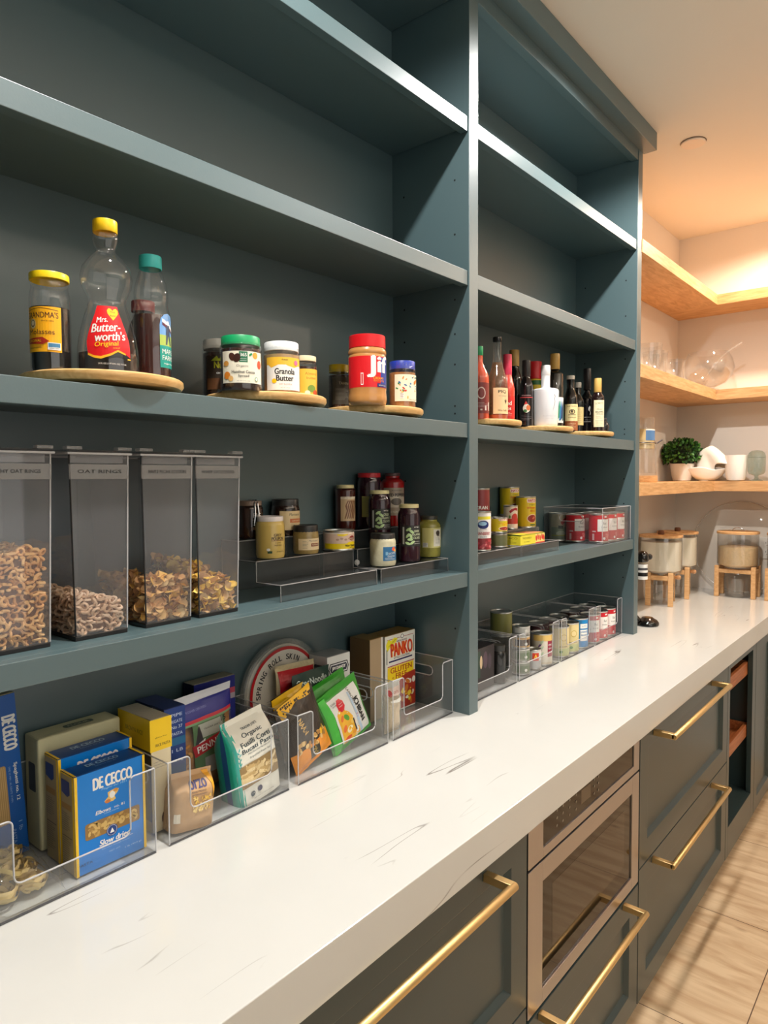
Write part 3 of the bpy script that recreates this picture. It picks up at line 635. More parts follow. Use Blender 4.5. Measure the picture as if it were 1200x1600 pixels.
spread('spread_jar', 'jar with a pale lid mostly hidden behind the red-lidded and blue-lidded jars', -.232, .150, .0265, .126, CHOC, C_(214, 222, 232), None, 0)

# -- bay 2 bottles
def bottle_prof(r, hs, rn, hn, h, foot=.004):
    return [(0, 0), (r*.86, 0), (r*.97, foot*.5), (r, foot+.003), (r, hs), (r*.97, hs+(hn-hs)*.15), (rn+(r-rn)*.72, hs+(hn-hs)*.38), (rn+(r-rn)*.36, hs+(hn-hs)*.62), (rn+(r-rn)*.1, hs+(hn-hs)*.86), (rn, hn), (rn, h)]
def bottle(label, x, y, r, hs, rn, hn, h, body, cap, capr, art=None, rz=0, fill=None, content=None, cat='bottle', name='bottle', group=None):
    p = bottle_prof(r, hs, rn, hn, h)
    return jar(name, label, cat, x, y, TZ, p, body, (capr, cap[1], cap[2], cap[0]), art, rz=rz, fill=fill, content=content, lidname='cap', step=.004, group=group)
SRI = M((190, 70, 40), rough=.25, coat=.5, name='chili_sauce'); DKG = M((12, 14, 10), rough=.06, coat=.5, name='dark_bottle_glass'); OIL = M((120, 104, 30), rough=.08, coat=.5, name='olive_oil'); TEQ = clear((.86, .66, .48), .08, .03, 1.45, (.7, .4, .2), name='amber_liquid_glass')
a = Art().rect(-.060, .060, .018, .105, C_(120, 40, 36))
for k in range(7): a.rect(-.045+k*.014, -.039+k*.014, .026, .030+.01*(k % 3), C_(220, 200, 190))
a.ell(0, .075, .013, .017, C_(214, 190, 180)).ell(0, .075, .010, .014, C_(120, 40, 36)).lines(-.03, .03, .048, 4, .004, C_(220, 200, 190))
bottle('orange-red chili sauce bottle with a brown-red label beside the divider', .165, .075, .030, .118, .012, .168, .186, SRI, (GRN, .184, .210), .013, a, -.4, name='chili_sauce_bottle')
a = Art().rect(-.029, .029, .022, .098, C_(226, 196, 150)).text('PIQ', -.001, .086, .026, .010, C_(40, 36, 28), bold=.02).text('HOT VINEGAR', 0, .074, .026, .003, GRY).poly([(.004, .064), (.008, .058), (.010, .050), (.014, .058), (.018, .064), (.014, .060), (.011, .066), (.008, .060)], C_(40, 36, 28)).text('White Truffle', .0, .032, .030, .005, C_(60, 56, 46))
t = bottle('tall clear bottle of amber hot vinegar with a kraft paper label', .258, .068, .0312, .104, .0120, .190, .246, GLASS, (BLACK, .238, .250), .0135, a, -.15, fill=.175, content=TEQ, name='hot_vinegar_bottle')
MB().lathe(cut(bottle_prof(.0312, .104, .012, .19, .246), .020, .96), M((176, 84, 44), rough=.3, name='pepper_sediment'), seg=40).build('sediment', t)
a = Art().rect(-.030, .030, .018, .082, C_(200, 36, 30)).text('Red', -.004, .062, .026, .012, WHT, bold=.03).text('Hot', -.004, .046, .024, .010, WHT, bold=.03).lines(-.014, .012, .034, 3, .004, WHT)
bottle('slim red hot sauce bottle with a pink-red wrapped neck', .346, .084, .0225, .100, .0115, .160, .205, M((196, 60, 44), rough=.2, coat=.5), (C_(214, 60, 90), .150, .213), .0135, a, -.5, name='hot_sauce_bottle')
# middle turntable
bottle('dark olive oil bottle with a gold cap behind the hot sauces', .574, .187, .026, .165, .013, .215, .255, DKG, (C_(176, 142, 76), .215, .270), .0165, None, 0, name='oil_bottle')
a = Art().ell(-.002, .060, .012, .014, C_(230, 220, 200)).ell(.004, .062, .007, .009, C_(206, 110, 60)).ell(-.006, .052, .006, .005, C_(60, 110, 60)).poly([(-.010, .072), (-.004, .084), (.002, .074)], C_(200, 60, 50)).rect(-.028, .024, .094, .097, C_(176, 60, 60)).text('BALSAMIC', -.002, .102, .032, .003, C_(200, 160, 160)).lines(-.02, .02, .038, 4, .005, C_(140, 130, 130))
bottle('black vinegar bottle with a small colourful rooster picture, left of the white bottle', .510, .107, .0225, .130, .0125, .165, .205, M((26, 20, 22), rough=.1, coat=.4), (C_(50, 46, 46), .165, .218), .0140, a, -.6, name='vinegar_bottle')
a = Art().rect(-.030, .030, .03, .155, C_(206, 180, 40)).rect(-.030, .030, .155, .17, C_(40, 96, 50))
t = jar('cooking_spray_can', 'yellow and red spray can standing behind the white bottle', 'can', .655, .152, TZ, [(0, 0), (.024, 0), (.025, .004), (.025, .172), (.020, .178), (.0195, .18)], C_(206, 176, 40), (.024, .176, .236, C_(186, 26, 34)), a, lidname='cap')
PORC = M((222, 222, 224), rough=.35, coat=.3, name='white_ceramic')
wp = [(0, 0), (.035, 0), (.0385, .003), (.040, .012), (.0435, .118), (.0425, .1235), (.037, .127), (.016, .131), (.0145, .134), (.0145, .176)]
a = Art().poly([(.012, .104), (.0155, .100), (.0125, .092), (.0150, .084), (.0135, .072), (.0095, .060), (.0075, .050), (.0110, .060), (.0160, .072), (.0172, .084), (.0148, .092), (.0180, .100), (.0145, .107)], C_(150, 152, 158)).text('A L M A O L I V A', -.002, .036, .044, .004, C_(190, 190, 196)).text('extra virgin', -.002, .028, .026, .003, C_(196, 196, 200))
jar('oil_bottle', 'matt white ceramic oil bottle with broad shoulders and a slim white stopper', 'bottle', .574, .070, TZ, wp, PORC, (.0155, .172, .205, PORC), a, rz=-.35, lidname='stopper')
a = Art().rect(-.034, .034, .022, .110, C_(220, 226, 224))
rnd = random.Random(2)
for k in range(9): a.poly([(-.03+.007*k, .030), (-.022+.007*k, .030+.01*(k % 2)), (-.018+.007*k, .060), (-.014+.006*k, .095), (-.020+.007*k, .100), (-.026+.007*k, .070)], rnd.choice([C_(50, 120, 170), C_(70, 150, 120), C_(30, 60, 100)]))
bottle('dark square-shouldered bottle with a gold cap and a blue and green patterned label', .692, .094, .029, .190, .0135, .205, .232, M((28, 26, 22), rough=.06, coat=.5), (C_(176, 142, 70), .208, .262), .0165, a, -.2, name='oil_bottle')
# right turntable
a = Art().rect(-.028, .028, .040, .102, C_(222, 206, 150)).text('ARTISAN', 0, .094, .038, .005, C_(70, 50, 30)).ell(0, .074, .011, .009, C_(60, 46, 30)).ell(0, .074, .008, .006, C_(206, 186, 130)).ell(-.001, .075, .004, .005, C_(60, 46, 30)).rect(-.014, .014, .062, .064, C_(60, 46, 30)).text('VANILLA', 0, .054, .030, .005, C_(90, 60, 36)).rect(-.028, .028, .006, .040, C_(150, 84, 48)).text('EXTRACT', 0, .030, .030, .004, C_(226, 196, 150)).lines(-.018, .018, .024, 4, .004, C_(226, 196, 150))
bottle('brown bottle with a white cap and a cream and copper label', .866, .116, .0270, .120, .014, .165, .185, M((20, 16, 16), rough=.08, coat=.5), (C_(222, 220, 214), .194, .208), .0150, a, -.55, name='vanilla_bottle', )
MB().lathe([(0, .0), (.0142, 0), (.0142, .012), (0, .012)], BLACK, seg=24).build('neck_band', bpy.data.objects['vanilla_bottle'], loc=(0, 0, .1835))
a = Art().rect(-.020, .020, .03, .098, C_(206, 186, 130)).lines(-.012, .012, .09, 8, .007, BRN)
bottle('small dark bottle with a grey-white cap behind the copper-labelled bottle', .944, .122, .0225, .115, .010, .150, .180, M((16, 14, 14), rough=.1, coat=.5), (C_(196, 196, 194), .172, .192), .0125, a, -.5, name='extract_bottle')
a = Art().poly([(-.002, .100), (.003, .108), (.006, .100), (.003, .090), (.008, .078), (.003, .070), (.004, .084), (-.003, .090)], C_(226, 226, 226)).text('ALMA OLIVA', 0, .064, .034, .004, C_(200, 200, 200)).rect(-.022, .022, .046, .0475, C_(200, 200, 200)).lines(-.014, .014, .056, 2, .003, C_(150, 150, 150))
bottle('tall black bottle with a slim neck and a thin white emblem', 1.019, .118, .0285, .130, .010, .165, .205, M((20, 18, 24), rough=.12, coat=.4), (C_(30, 26, 30), .170, .252), .0145, a, -.55, name='oil_bottle')
a = Art().rect(-.022, .022, .022, .122, C_(226, 220, 186)).text('LORETO', 0, .110, .030, .007, C_(90, 80, 50), rot=.0).text('ORGANIC', 0, .088, .022, .004, BLK).text('BALSAMIC', 0, .078, .030, .005, BLK, bold=.02).text('VINEGAR', 0, .070, .026, .004, BLK).lines(-.013, .013, .062, 3, .004, GRY).rect(-.016, .016, .044, .045, GRY).lines(-.013, .013, .040, 4, .004, GRY)
bottle('slim dark bottle with a gold cap and a tall cream label at the right end', .981, .060, .0245, .128, .0125, .158, .180, M((30, 16, 16), rough=.08, coat=.5), (C_(206, 168, 90), .150, .205), .0140, a, -.5, name='vinegar_bottle')
jar('spice_pot', 'small round dark pot almost hidden behind the gold-capped bottle', 'pot', 1.058, .070, TZ, [(0, 0), (.014, 0), (.020, .010), (.024, .026), (.021, .042), (.014, .050), (.013, .054)], M((24, 22, 24), rough=.2, coat=.4), (.015, .052, .062, C_(60, 60, 64)))
# ------------------------------------------------------------------ cereal canisters on the fourth shelf
DZ = ZS['D']
CAN_WALL = clear((.96, .96, .97), .028, .03, 1.42, (.62, .62, .64), name='canister_plastic'); CAN_BAND = clear((.8, .8, .8), .28, .3, 1.4, (.55, .55, .55), name='frosted_band')
CAN_EDGE = clear((.7, .7, .7), .6, .15, 1.45, (.66, .66, .68), name='canister_edge')
def shell_points(w0, w1, d0, d1, hf, zmax, mind, layers, seed):
    """random spots packed against the walls and top of a tapering heap; hf(x, y) gives the heap height"""
    rnd = random.Random(seed); grid = {}; out = []
    for _ in range(60000):
        x = rnd.uniform(w0, w1); y = rnd.uniform(d0, d1); h = hf(x, y); z = rnd.uniform(0, h)
        near = min(x-w0, w1-x, y-d0, h-z)
        if near > layers: continue
        k = (int(x/mind), int(y/mind), int(z/mind)); ok = True
        for a in (-1, 0, 1):
            for b in (-1, 0, 1):
                for c in (-1, 0, 1):
                    for q in grid.get((k[0]+a, k[1]+b, k[2]+c), ()):
                        if (q[0]-x)**2+(q[1]-y)**2+(q[2]-z)**2 < mind*mind: ok = False
        if ok: grid.setdefault(k, []).append((x, y, z)); out.append((x, y, z))
    return out
def heap_core(m, w0, w1, d0, d1, hf, mat, n=8, drop=.008):
    vs = []; xs = [w0+(w1-w0)*i/n for i in range(n+1)]; ys = [d0+(d1-d0)*i/n for i in range(n+1)]
    for y in ys:
        for x in xs: vs.append((x, y, max(.001, hf(x, y)-drop)))
    top = [(j*(n+1)+i, j*(n+1)+i+1, (j+1)*(n+1)+i+1, (j+1)*(n+1)+i) for j in range(n) for i in range(n)]
    m.add(vs, top, mat); b = len(vs)
    rim = [i for i in range(n+1)]+[(j+1)*(n+1)-1 for j in range(1, n+1)]+[n*(n+1)+i for i in range(n-1, -1, -1)]+[j*(n+1) for j in range(n-1, 0, -1)]
    o = len(m.v)-b; base = [(vs[i][0], vs[i][1], 0) for i in rim]; ob = len(m.v); m.v += base; L = len(rim)
    for k in range(L): m.f.append([o+rim[k], ob+k, ob+(k+1) % L, o+rim[(k+1) % L]]); m.mt.append(mat); m.sm.append(False)
def rings(m, pts, R, r, mats, rnd):
    for p in pts:
        q = Matrix.Rotation(rnd.uniform(0, PI), 3, 'X') @ Matrix.Rotation(rnd.uniform(0, PI), 3, 'Z'); q = Matrix.Rotation(rnd.uniform(0, 6.28), 3, 'Z') @ q
        vs = []; A, B = 11, 6; s = rnd.uniform(.86, 1.08)
        for i in range(A):
            for j in range(B):
                rr = R+r*math.cos(2*PI*j/B); v = q @ Vector((rr*math.cos(2*PI*i/A), rr*math.sin(2*PI*i/A), r*math.sin(2*PI*j/B)))*s; vs.append((v.x+p[0], v.y+p[1], v.z+p[2]))
        m.add(vs, [(i*B+j, ((i+1) % A)*B+j, ((i+1) % A)*B+(j+1) % B, i*B+(j+1) % B) for i in range(A) for j in range(B)], rnd.choice(mats), True)
def flakes(m, pts, r, mats, rnd):
    for p in pts:
        q = Matrix.Rotation(rnd.uniform(0, 6.28), 3, 'Z') @ Matrix.Rotation(rnd.uniform(-1.5, 1.5), 3, 'X') @ Matrix.Rotation(rnd.uniform(0, 6.28), 3, 'Z')
        N = 9; rr = r*rnd.uniform(.55, 1.1); k1, k2 = rnd.uniform(-.5, .5), rnd.uniform(-.5, .5); vs = []
        for ring in (0, .55, 1):
            if ring == 0: L = [(0, 0)]
            else: L = [(ring*rr*rnd.uniform(.8, 1.12)*math.cos(2*PI*a/N), ring*rr*rnd.uniform(.62, .9)*math.sin(2*PI*a/N)) for a in range(N)]
            for x, y in L: v = q @ Vector((x, y, (x*x*k1+y*y*k2)/rr*1.6+rnd.uniform(-.06, .06)*rr)); vs.append((v.x+p[0], v.y+p[1], v.z+p[2]))
        f = [(0, 1+a, 1+(a+1) % N) for a in range(N)]+[(1+a, 1+N+a, 1+N+(a+1) % N, 1+(a+1) % N) for a in range(N)]
        m.add(vs, f, rnd.choice(mats), True)
CAN_FRONT = clear((.95, .95, .96), .05, .03, 1.42, (.8, .8, .82), name='canister_front_plastic')  # hazier than the other walls, imitating the room reflected in the front
def canister(xl, xr, label, text):
    """tapering clear box with a black base line, frosted name band and clipped clear lid; xl/xr measured at the base front"""
    w = xr-xl; xc = (xl+xr)/2; d = .165; t = thing('cereal_canister', label, 'canister', (xc, .055, DZ), 0, 'clear cereal canisters on the fourth shelf')
    H = .291; k = 1.13
    def F(x, y, z):
        s = 1+(k-1)*z/H; return (x*s, (y-d/2)*(1+(s-1)*.5)+d/2, z)
    th = .0022; m = MB()
    for a in ((-w/2, w/2, d-th, d), (-w/2, -w/2+th, th, d-th), (w/2-th, w/2, th, d-th)): m.box(*a, .0075, H, CAN_WALL, fn=F)
    m.build('clear_walls', t); MB().box(-w/2, w/2, 0, th, .0075, H, CAN_FRONT, fn=F).build('front_wall', t)
    m = MB(); b = M((26, 24, 24), rough=.3); m.box(-w/2-.0002, w/2+.0002, -.0002, d+.0002, 0, .0072, b, fn=F); m.build('black_base', t, bevel=.001)
    m = MB(); 
    for sx in (-1, 1): m.tube([F(sx*(w/2-.0006), .0004, .008), F(sx*(w/2-.0006), .0004, H)], .0013, CAN_EDGE if sx > 0 else M((30, 30, 32), rough=.2), seg=6)
    m.build('corner_edge', t)
    m = MB(); m.box(-w/2-.0006, w/2+.0006, -.0007, -.0001, .253, .276, CAN_BAND, fn=F)
    o = m.build('name_band', t)
    a = Art().text(text, 0, .265, w*.74 if len(text) > 8 else w*.4, .0055, M((24, 24, 26), rough=.5)); mb = MB(); a.bake(mb, lambda x, y, dd: F(x, -.0009-dd, y)); mb.build('name_lettering', o, normals=False)
    lid = MB(); W = w*k/2+.004; y0, y1 = -.011, d+.011
    frame(lid, -W, W, .291, .2945, .010, .010, 0, 0, y0, y1, CAN_EDGE) if 0 else lid.box(-W, W, y0, y0+.009, .291, .2945, CAN_EDGE).box(-W, W, y1-.009, y1, .291, .2945, CAN_EDGE).box(-W, -W+.008, y0+.009, y1-.009, .291, .2945, CAN_EDGE).box(W-.008, W, y0+.009, y1-.009, .291, .2945, CAN_EDGE).box(-W+.001, W-.001, y0+.001, y1-.001, .2965, .2985, CAN_WALL).box(-W+.002, W-.002, y0+.002, y0+.004, .2945, .2965, M((36, 36, 38), rough=.3)).box(-W+.010, W-.010, y0+.012, y0+.014, .278, .291, CAN_BAND)
    l = lid.build('lid', t, bevel=.0008)
    m = MB()
    for sx in (-1, 1): m.box(sx*W*.78-.012, sx*W*.78+.012, y0+.001, y0+.016, .2986, .3035, CAN_BAND)
    m.build('lid_clips', l, bevel=.001)
    return (xc, w, d, F)
TOAST = [M((232, 180, 112), rough=.6), M((240, 194, 130), rough=.6), M((222, 164, 98), rough=.6)]
PALE = [M((240, 206, 172), rough=.6), M((246, 216, 184), rough=.6), M((230, 192, 156), rough=.6)]
FLK = [M((236, 190, 118), rough=.6), M((220, 168, 104), rough=.65), M((244, 208, 146), rough=.6), M((200, 148, 90), rough=.7), M((242, 190, 90), rough=.6)]
CRN = [M((250, 204, 70), rough=.55), M((252, 216, 110), rough=.55), M((226, 180, 116), rough=.65), M((238, 200, 146), rough=.65), M((190, 144, 96), rough=.7)]
def fill_canister(c, hf, kind, mats, label, name, mind, seed, core):
    xc, w, d, F = c; g = .005; rnd = random.Random(seed); m = MB()
    pts = shell_points(-w/2+.007, w/2-.007, .007, d-.007, hf, .3, mind, .012, seed)
    heap_core(m, -w/2+.012, w/2-.012, .012, d-.012, hf, core)
    if kind == 'rings': rings(m, pts, .0056, .0022, mats, rnd)
    else: flakes(m, pts, .0125, mats, rnd)
    m.v = [F(*p) for p in m.v]; m.v = [(x, max(.0028, min(d-.003, y)), z+.0078) for x, y, z in m.v]
    o = m.build(name, loc=(xc, .055, DZ), normals=False); tag(o, label, 'cereal', kind='stuff')
c = canister(-1.180, -1.077, 'clear cereal canister at the left end, half full of brown oat rings', 'CRUNCHY OAT RINGS')
fill_canister(c, lambda x, y: .134+.006*math.sin(x*60)+.004*math.cos(y*50), 'rings', TOAST, 'toasted oat ring cereal filling half of the leftmost canister', 'oat_ring_cereal', .0084, 1, M((120, 78, 44), rough=.9))
c = canister(-1.038, -.951, 'clear canister with only a low heap of pale ring cereal, second from the left', 'OAT RINGS')
fill_canister(c, lambda x, y: .054-.30*(x+.0)+.004*math.cos(y*50), 'rings', PALE, 'low heap of pale oat ring cereal in the nearly empty canister', 'oat_ring_cereal', .0084, 2, M((140, 104, 80), rough=.9))
c = canister(-.917, -.829, 'clear canister with a brown heap of bran flakes, third from the left', 'MAPLE PECAN CLUSTERS')
fill_canister(c, lambda x, y: .066-.25*x*(1 if x > 0 else -.3)+.012*math.sin(y*40+1), 'flakes', FLK, 'brown bran flake and cluster cereal heaped in the third canister', 'flake_cereal', .0078, 3, M((150, 104, 60), rough=.9))
c = canister(-.811, -.724, 'clear canister with yellow corn flakes, nearest the step shelf', 'HONEY OAT CLUSTERS')
fill_canister(c, lambda x, y: .060+.35*max(0, y-.02)*.6-.20*x, 'flakes', CRN, 'golden corn flake and cluster cereal in the rightmost canister', 'flake_cereal', .0078, 4, M((160, 116, 60), rough=.9))

# ------------------------------------------------------------------ clear step risers
RIS = clear((.84, .84, .84), .055, .04, 1.45, (.30, .32, .33), name='riser_acrylic'); RIS_E = clear((.7, .7, .7), .5, .15, 1.45, (.55, .53, .52), name='riser_edge')
def riser(x0, x1, label, dz=0.):
    t = thing('step_riser', label, 'riser', (x0, 0, DZ), 0, 'clear acrylic step risers'); w = x1-x0; th = .0025
    P = [(.058, .0005), (.058, .035-dz), (.133, .035-dz), (.133, .078-dz), (.190, .078-dz), (.190, .118-dz), (.250, .118-dz), (.250, .0005)]
    out = P; inn = [(.058+th, .0005), (.058+th, .035-dz-th), (.133+th, .035-dz-th), (.133+th, .078-dz-th), (.190+th, .078-dz-th), (.190+th, .118-dz-th), (.250-th, .118-dz-th), (.250-th, .0005)]
    m = MB(); v = [(0, y, z) for y, z in out]+[(0, y, z) for y, z in inn]+[(w, y, z) for y, z in out]+[(w, y, z) for y, z in inn]; n = 8; f = []
    for k in range(n-1):
        f += [(k, k+1, n+k+1, n+k), (2*n+k, 3*n+k, 3*n+k+1, 2*n+k+1), (k, 2*n+k, 2*n+k+1, k+1), (n+k, n+k+1, 3*n+k+1, 3*n+k)]
    f += [(0, n, 3*n, 2*n), (n-1, 3*n-1, 4*n-1, 2*n-1)][:1]; f += [(n-1, 3*n-1, 4*n-1, 2*n-1)]
    m.add(v, f, RIS).build('stepped_sheet', t)
    m = MB()
    for xx in (0, w): m.tube([(xx, y, z) for y, z in P], .0011, RIS_E, seg=6)
    for k in (1, 3, 5): m.tube([(0, P[k][0], P[k][1]), (w, P[k][0], P[k][1])], .0012, RIS_E, seg=6)
    m.build('polished_edge', t)
riser(-.613, -.312, 'clear acrylic three-step riser under the mustard jar and yellow can')
riser(-.296, -.016, 'clear acrylic three-step riser under the olive jars beside the divider')
riser(.135, .385, 'clear acrylic step riser under the cranberry cans, right of the divider', .0)
riser(.392, .652, 'clear acrylic step riser holding the flat yellow box and tall yellow cans', .0)
def clip_knob(x, lab):
    m = MB().lathe([(0, 0), (.006, .001), (.0075, .004), (.006, .008), (0, .009)], clear((.9, .9, .9), .35, .05, 1.5, (.9, .88, .85)), seg=16, fn=lambda a, b, c: (a, -c, b)); tag(m.build('riser_clip', loc=(x, .1325, DZ+.047)), lab, 'clip')
clip_knob(-.304, 'small clear round clip joining the two risers left of the divider'); clip_knob(.3885, 'small clear round clip joining the two risers in front of the small yellow can')
S1, S2, S3 = DZ+.0362, DZ+.0792, DZ+.1192
MUST = M((206, 178, 96), rough=.3, coat=.4, name='mustard'); DARKJ = M((40, 22, 16), rough=.12, coat=.5, name='dark_preserve'); RELJ = M((150, 128, 76), rough=.25, coat=.4, var=.3, scale=90); KAL = M((46, 16, 28), rough=.12, coat=.5, name='kalamata_olives')
GOLDL = C_(222, 212, 160); DLID = C_(34, 32, 32)
def simple_jar(label, x, y, z, r, h, content, lidc, art, rz, name='jar', hs=.76, rn=.84, lidh=.13, knurl=1, neckgap=True, group=None):
    p = jar_prof(r, h*.97, r*rn, h*hs)
    return jar(name, label, 'jar', x, y, z, p, content, (r*rn*1.07, h*(1-lidh), h, lidc, knurl), art, rz=rz, group=group)
a = Art().rect(-.012, .018, .02, .07, C_(120, 100, 80)).text('FIG', .003, .052, .020, .010, WHT).lines(-.009, .015, .042, 5, .004, C_(200, 190, 170))
t = simple_jar('brown preserve jar with a wire clip lid at the left end of the top step', -.555, .222, S3, .0290, .084, DARKJ, C_(120, 100, 86), a, -.2, 'clip_jar')
MB().tube([(-.006, -.031, .030), (-.004, -.0325, .055), (-.003, -.029, .078), (-.003, -.020, .086), (-.002, 0, .087)], .0016, CHROME).tube([(.006, -.031, .030), (.005, -.0325, .055), (.004, -.029, .078), (.004, -.020, .086), (.002, 0, .087)], .0016, CHROME).build('wire_clip', t)
a = Art().rect(-.030, .030, .014, .058, C_(222, 198, 150)).text('Marinated', .008, .050, .030, .006, BLK, shear=.2).rect(-.006, .030, .031, .040, C_(196, 104, 50)).text('CAPONATA', .012, .0355, .026, .004, CRM).lines(-.004, .022, .028, 3, .004, GRY)
simple_jar('wide jar with a black lid and a cream and orange label behind the mustard', -.452, .219, S3, .0335, .085, DARKJ, DLID, a, -.25, 'relish_jar', hs=.70, rn=.86, lidh=.2)
a = Art().text('GREY', .008, .051, .020, .006, C_(70, 50, 36), bold=.02).text('POUPON', .008, .0435, .030, .007, C_(70, 50, 36), bold=.02).rect(-.008, .024, .0385, .0395, C_(120, 60, 40)).text('DIJON', .008, .034, .014, .003, C_(90, 60, 40)).text('MUSTARD', .008, .029, .018, .003, C_(90, 60, 40)).rect(-.016, -.006, .012, .017, C_(30, 70, 40)).ell(-.014, .020, .004, .003, WHT).text('8 OZ 227 g', .014, .015, .020, .0032, C_(70, 50, 36))
simple_jar('yellow mustard jar with a white lid in front on the middle step', -.548, .163, S2, .0315, .091, MUST, C_(230, 222, 222), a, -.40, 'mustard_jar', hs=.78, rn=.85, lidh=.12)
a = Art().rect(-.030, .030, .010, .036, C_(226, 206, 166)).text('Marinated', .008, .031, .026, .0042, GRY, shear=.2).rect(.000, .026, .018, .025, C_(130, 60, 30)).text('TAPENADE', .013, .0215, .022, .0035, CRM).lines(-.02, -.006, .030, 6, .003, GRY)
simple_jar('small squat jar with a black lid and a cream label beside the mustard', -.441, .163, S2, .0300, .066, RELJ, DLID, a, -.35, 'relish_jar', hs=.62, rn=.88, lidh=.24)
a = Art().rect(-.060, .060, .004, .0175, C_(250, 222, 20)).rect(-.060, .060, .0175, .040, C_(232, 204, 186)).poly([(-.024, .040), (-.020, .036), (-.008, .0345), (.004, .038), (.006, .040)], C_(250, 222, 20)).poly([(.000, .0175), (.006, .0205), (.020, .0215), (.034, .020), (.04, .0175)], C_(250, 222, 20)).poly([(.006, .029), (.010, .0335), (.018, .036), (.026, .0335), (.030, .029), (.026, .0255), (.018, .023), (.010, .0255)], C_(150, 30, 30)).text('geisha', .018, .0292, .016, .004, WHT, bold=.02)
a.text('Water Chestnuts', .014, .0125, .036, .005, BLK, bold=.02).text('WHOLE', .016, .007, .014, .0022, BLK)
for k in range(5): a.ell(-.022+.010*k, .027+.002*(k % 2), .004, .0025, C_(196, 160, 140))
can('water_chestnut_can', 'low wide can with a yellow and pink label on the middle step', -.334, .160, S2, .0385, .0485, C_(244, 232, 220), a, rz=-.30)
a = Art().rect(-.022, .022, .024, .086, C_(206, 176, 136)).rect(-.022, .022, .080, .086, C_(230, 216, 190)).text('HOT SAUCE', -.006, .083, .024, .002, BLK)
for k in range(5): a.poly([(-.012+.006*k, .030), (-.009+.006*k, .030), (-.002+.005*k, .050), (-.006+.006*k, .064), (.000+.005*k, .076), (-.004+.005*k, .076), (-.010+.006*k, .062), (-.006+.005*k, .050)], C_(130, 84, 54))
simple_jar('tall slim red-brown jar with a cream lid on the top step', -.245, .220, S3, .0262, .116, M((66, 20, 12), rough=.12, coat=.5), GOLDL, a, -.25, 'sauce_jar', hs=.86, rn=.80, lidh=.075)
a = Art().rect(-.034, .034, .030, .085, C_(176, 170, 96)).ell(.014, .058, .010, .018, C_(110, 40, 60)).lines(-.02, .0, .075, 8, .005, C_(120, 110, 60))
simple_jar('big dark jar with a red lid standing in the middle of the top step', -.150, .221, S3, .0325, .147, KAL, C_(196, 40, 50), a, -.25, 'pickle_jar', hs=.80, rn=.88, lidh=.085)
a = Art().rect(-.034, .034, .030, .106, C_(150, 134, 116)).rect(-.034, .034, .052, .084, C_(196, 184, 164)).text('RED PEPPERS', .006, .086, .056, .009, BLK, bold=.03).text('ROASTED', .006, .099, .030, .003, BLK).ell(.004, .068, .016, .010, C_(96, 86, 76)).text('FIRE ROASTED', .0, .040, .040, .004, C_(220, 210, 190))
simple_jar('tall red pepper jar with a dark lid at the back by the divider', -.053, .220, S3, .0340, .147, M((150, 20, 20), rough=.14, coat=.5), C_(90, 60, 60), a, -.45, 'red_pepper_jar', hs=.80, rn=.62, lidh=.06)
def kal_art():
    a = Art().rect(-.032, .032, .040, .094, C_(34, 34, 30)); rnd = random.Random(9)
    for x, y, r in ((-.010, .084, .5), (-.002, .078, -.6), (-.012, .068, .9), (-.006, .058, 0), (.0, .050, .6), (-.012, .048, -.4), (-.004, .066, 1.9)): a.ell(x, y, .0075, .0034, C_(170, 196, 140), 12, r)
    a.rect(-.026, -.021, .046, .09, C_(190, 190, 184)).text('PITTED', .012, .089, .014, .003, WHT).text('GREEK', .013, .079, .018, .006, C_(206, 216, 180)).text('KALAMATA', .013, .0705, .028, .006, C_(206, 216, 180)).text('OLIVES', .013, .062, .022, .006, C_(206, 216, 180)).rect(.004, .024, .052, .0525, WHT).text('NET WT 11 OZ', .014, .047, .018, .0024, WHT); return a
simple_jar('dark purple olive jar with a gold lid, the one on the higher step', -.176, .163, S2, .0290, .141, KAL, GOLDL, kal_art(), -.45, 'olive_jar', hs=.80, rn=.82, lidh=.065, group=None)
simple_jar('dark purple olive jar with a gold lid, the one on the front step', -.130, .102, S1, .0290, .148, KAL, GOLDL, kal_art(), -.40, 'olive_jar', hs=.80, rn=.82, lidh=.065)
ONI = M((196, 190, 160), rough=.2, coat=.5, bump=1., scale=45, var=.3, name='pearl_onions')
a = Art().rect(-.010, .034, .014, .048, C_(40, 104, 150)).ell(.020, .042, .006, .005, C_(226, 90, 50)).ell(.026, .038, .004, .004, C_(240, 180, 60)).text('COCKTAIL', .014, .032, .026, .005, WHT, rot=.1).text('ONIONS', .012, .025, .022, .004, WHT).lines(-.006, .026, .021, 2, .003, WHT).rect(-.004, .002, .028, .036, C_(120, 170, 200))
simple_jar('small jar of pearl onions with a blue label on the front step', -.241, .098, S1, .0325, .080, ONI, DLID, a, -.35, 'onion_jar', hs=.72, rn=.86, lidh=.2)
a = Art().rect(-.032, .032, .026, .080, C_(206, 200, 128)).rect(.000, .028, .030, .076, C_(236, 232, 214)).rect(.001, .027, .031, .075, C_(226, 222, 206)).ell(.014, .066, .007, .007, C_(70, 60, 50)).poly([(.009, .060), (.012, .056), (.014, .060), (.017, .056), (.020, .060), (.014, .062)], C_(70, 60, 50)).lines(.006, .024, .053, 6, .003, GRY).rect(-.030, -.016, .028, .040, WHT).lines(-.0295, -.0165, .039, 7, .0015, BLK)
simple_jar('green pepper jar with a dark lid and a yellow-green label nearest the divider', -.014, .122, S1, .0325, .112, M((146, 140, 62), rough=.2, coat=.5, var=.35, scale=70), C_(60, 58, 50), a, -.35, 'pepper_jar', hs=.72, rn=.70, lidh=.09)

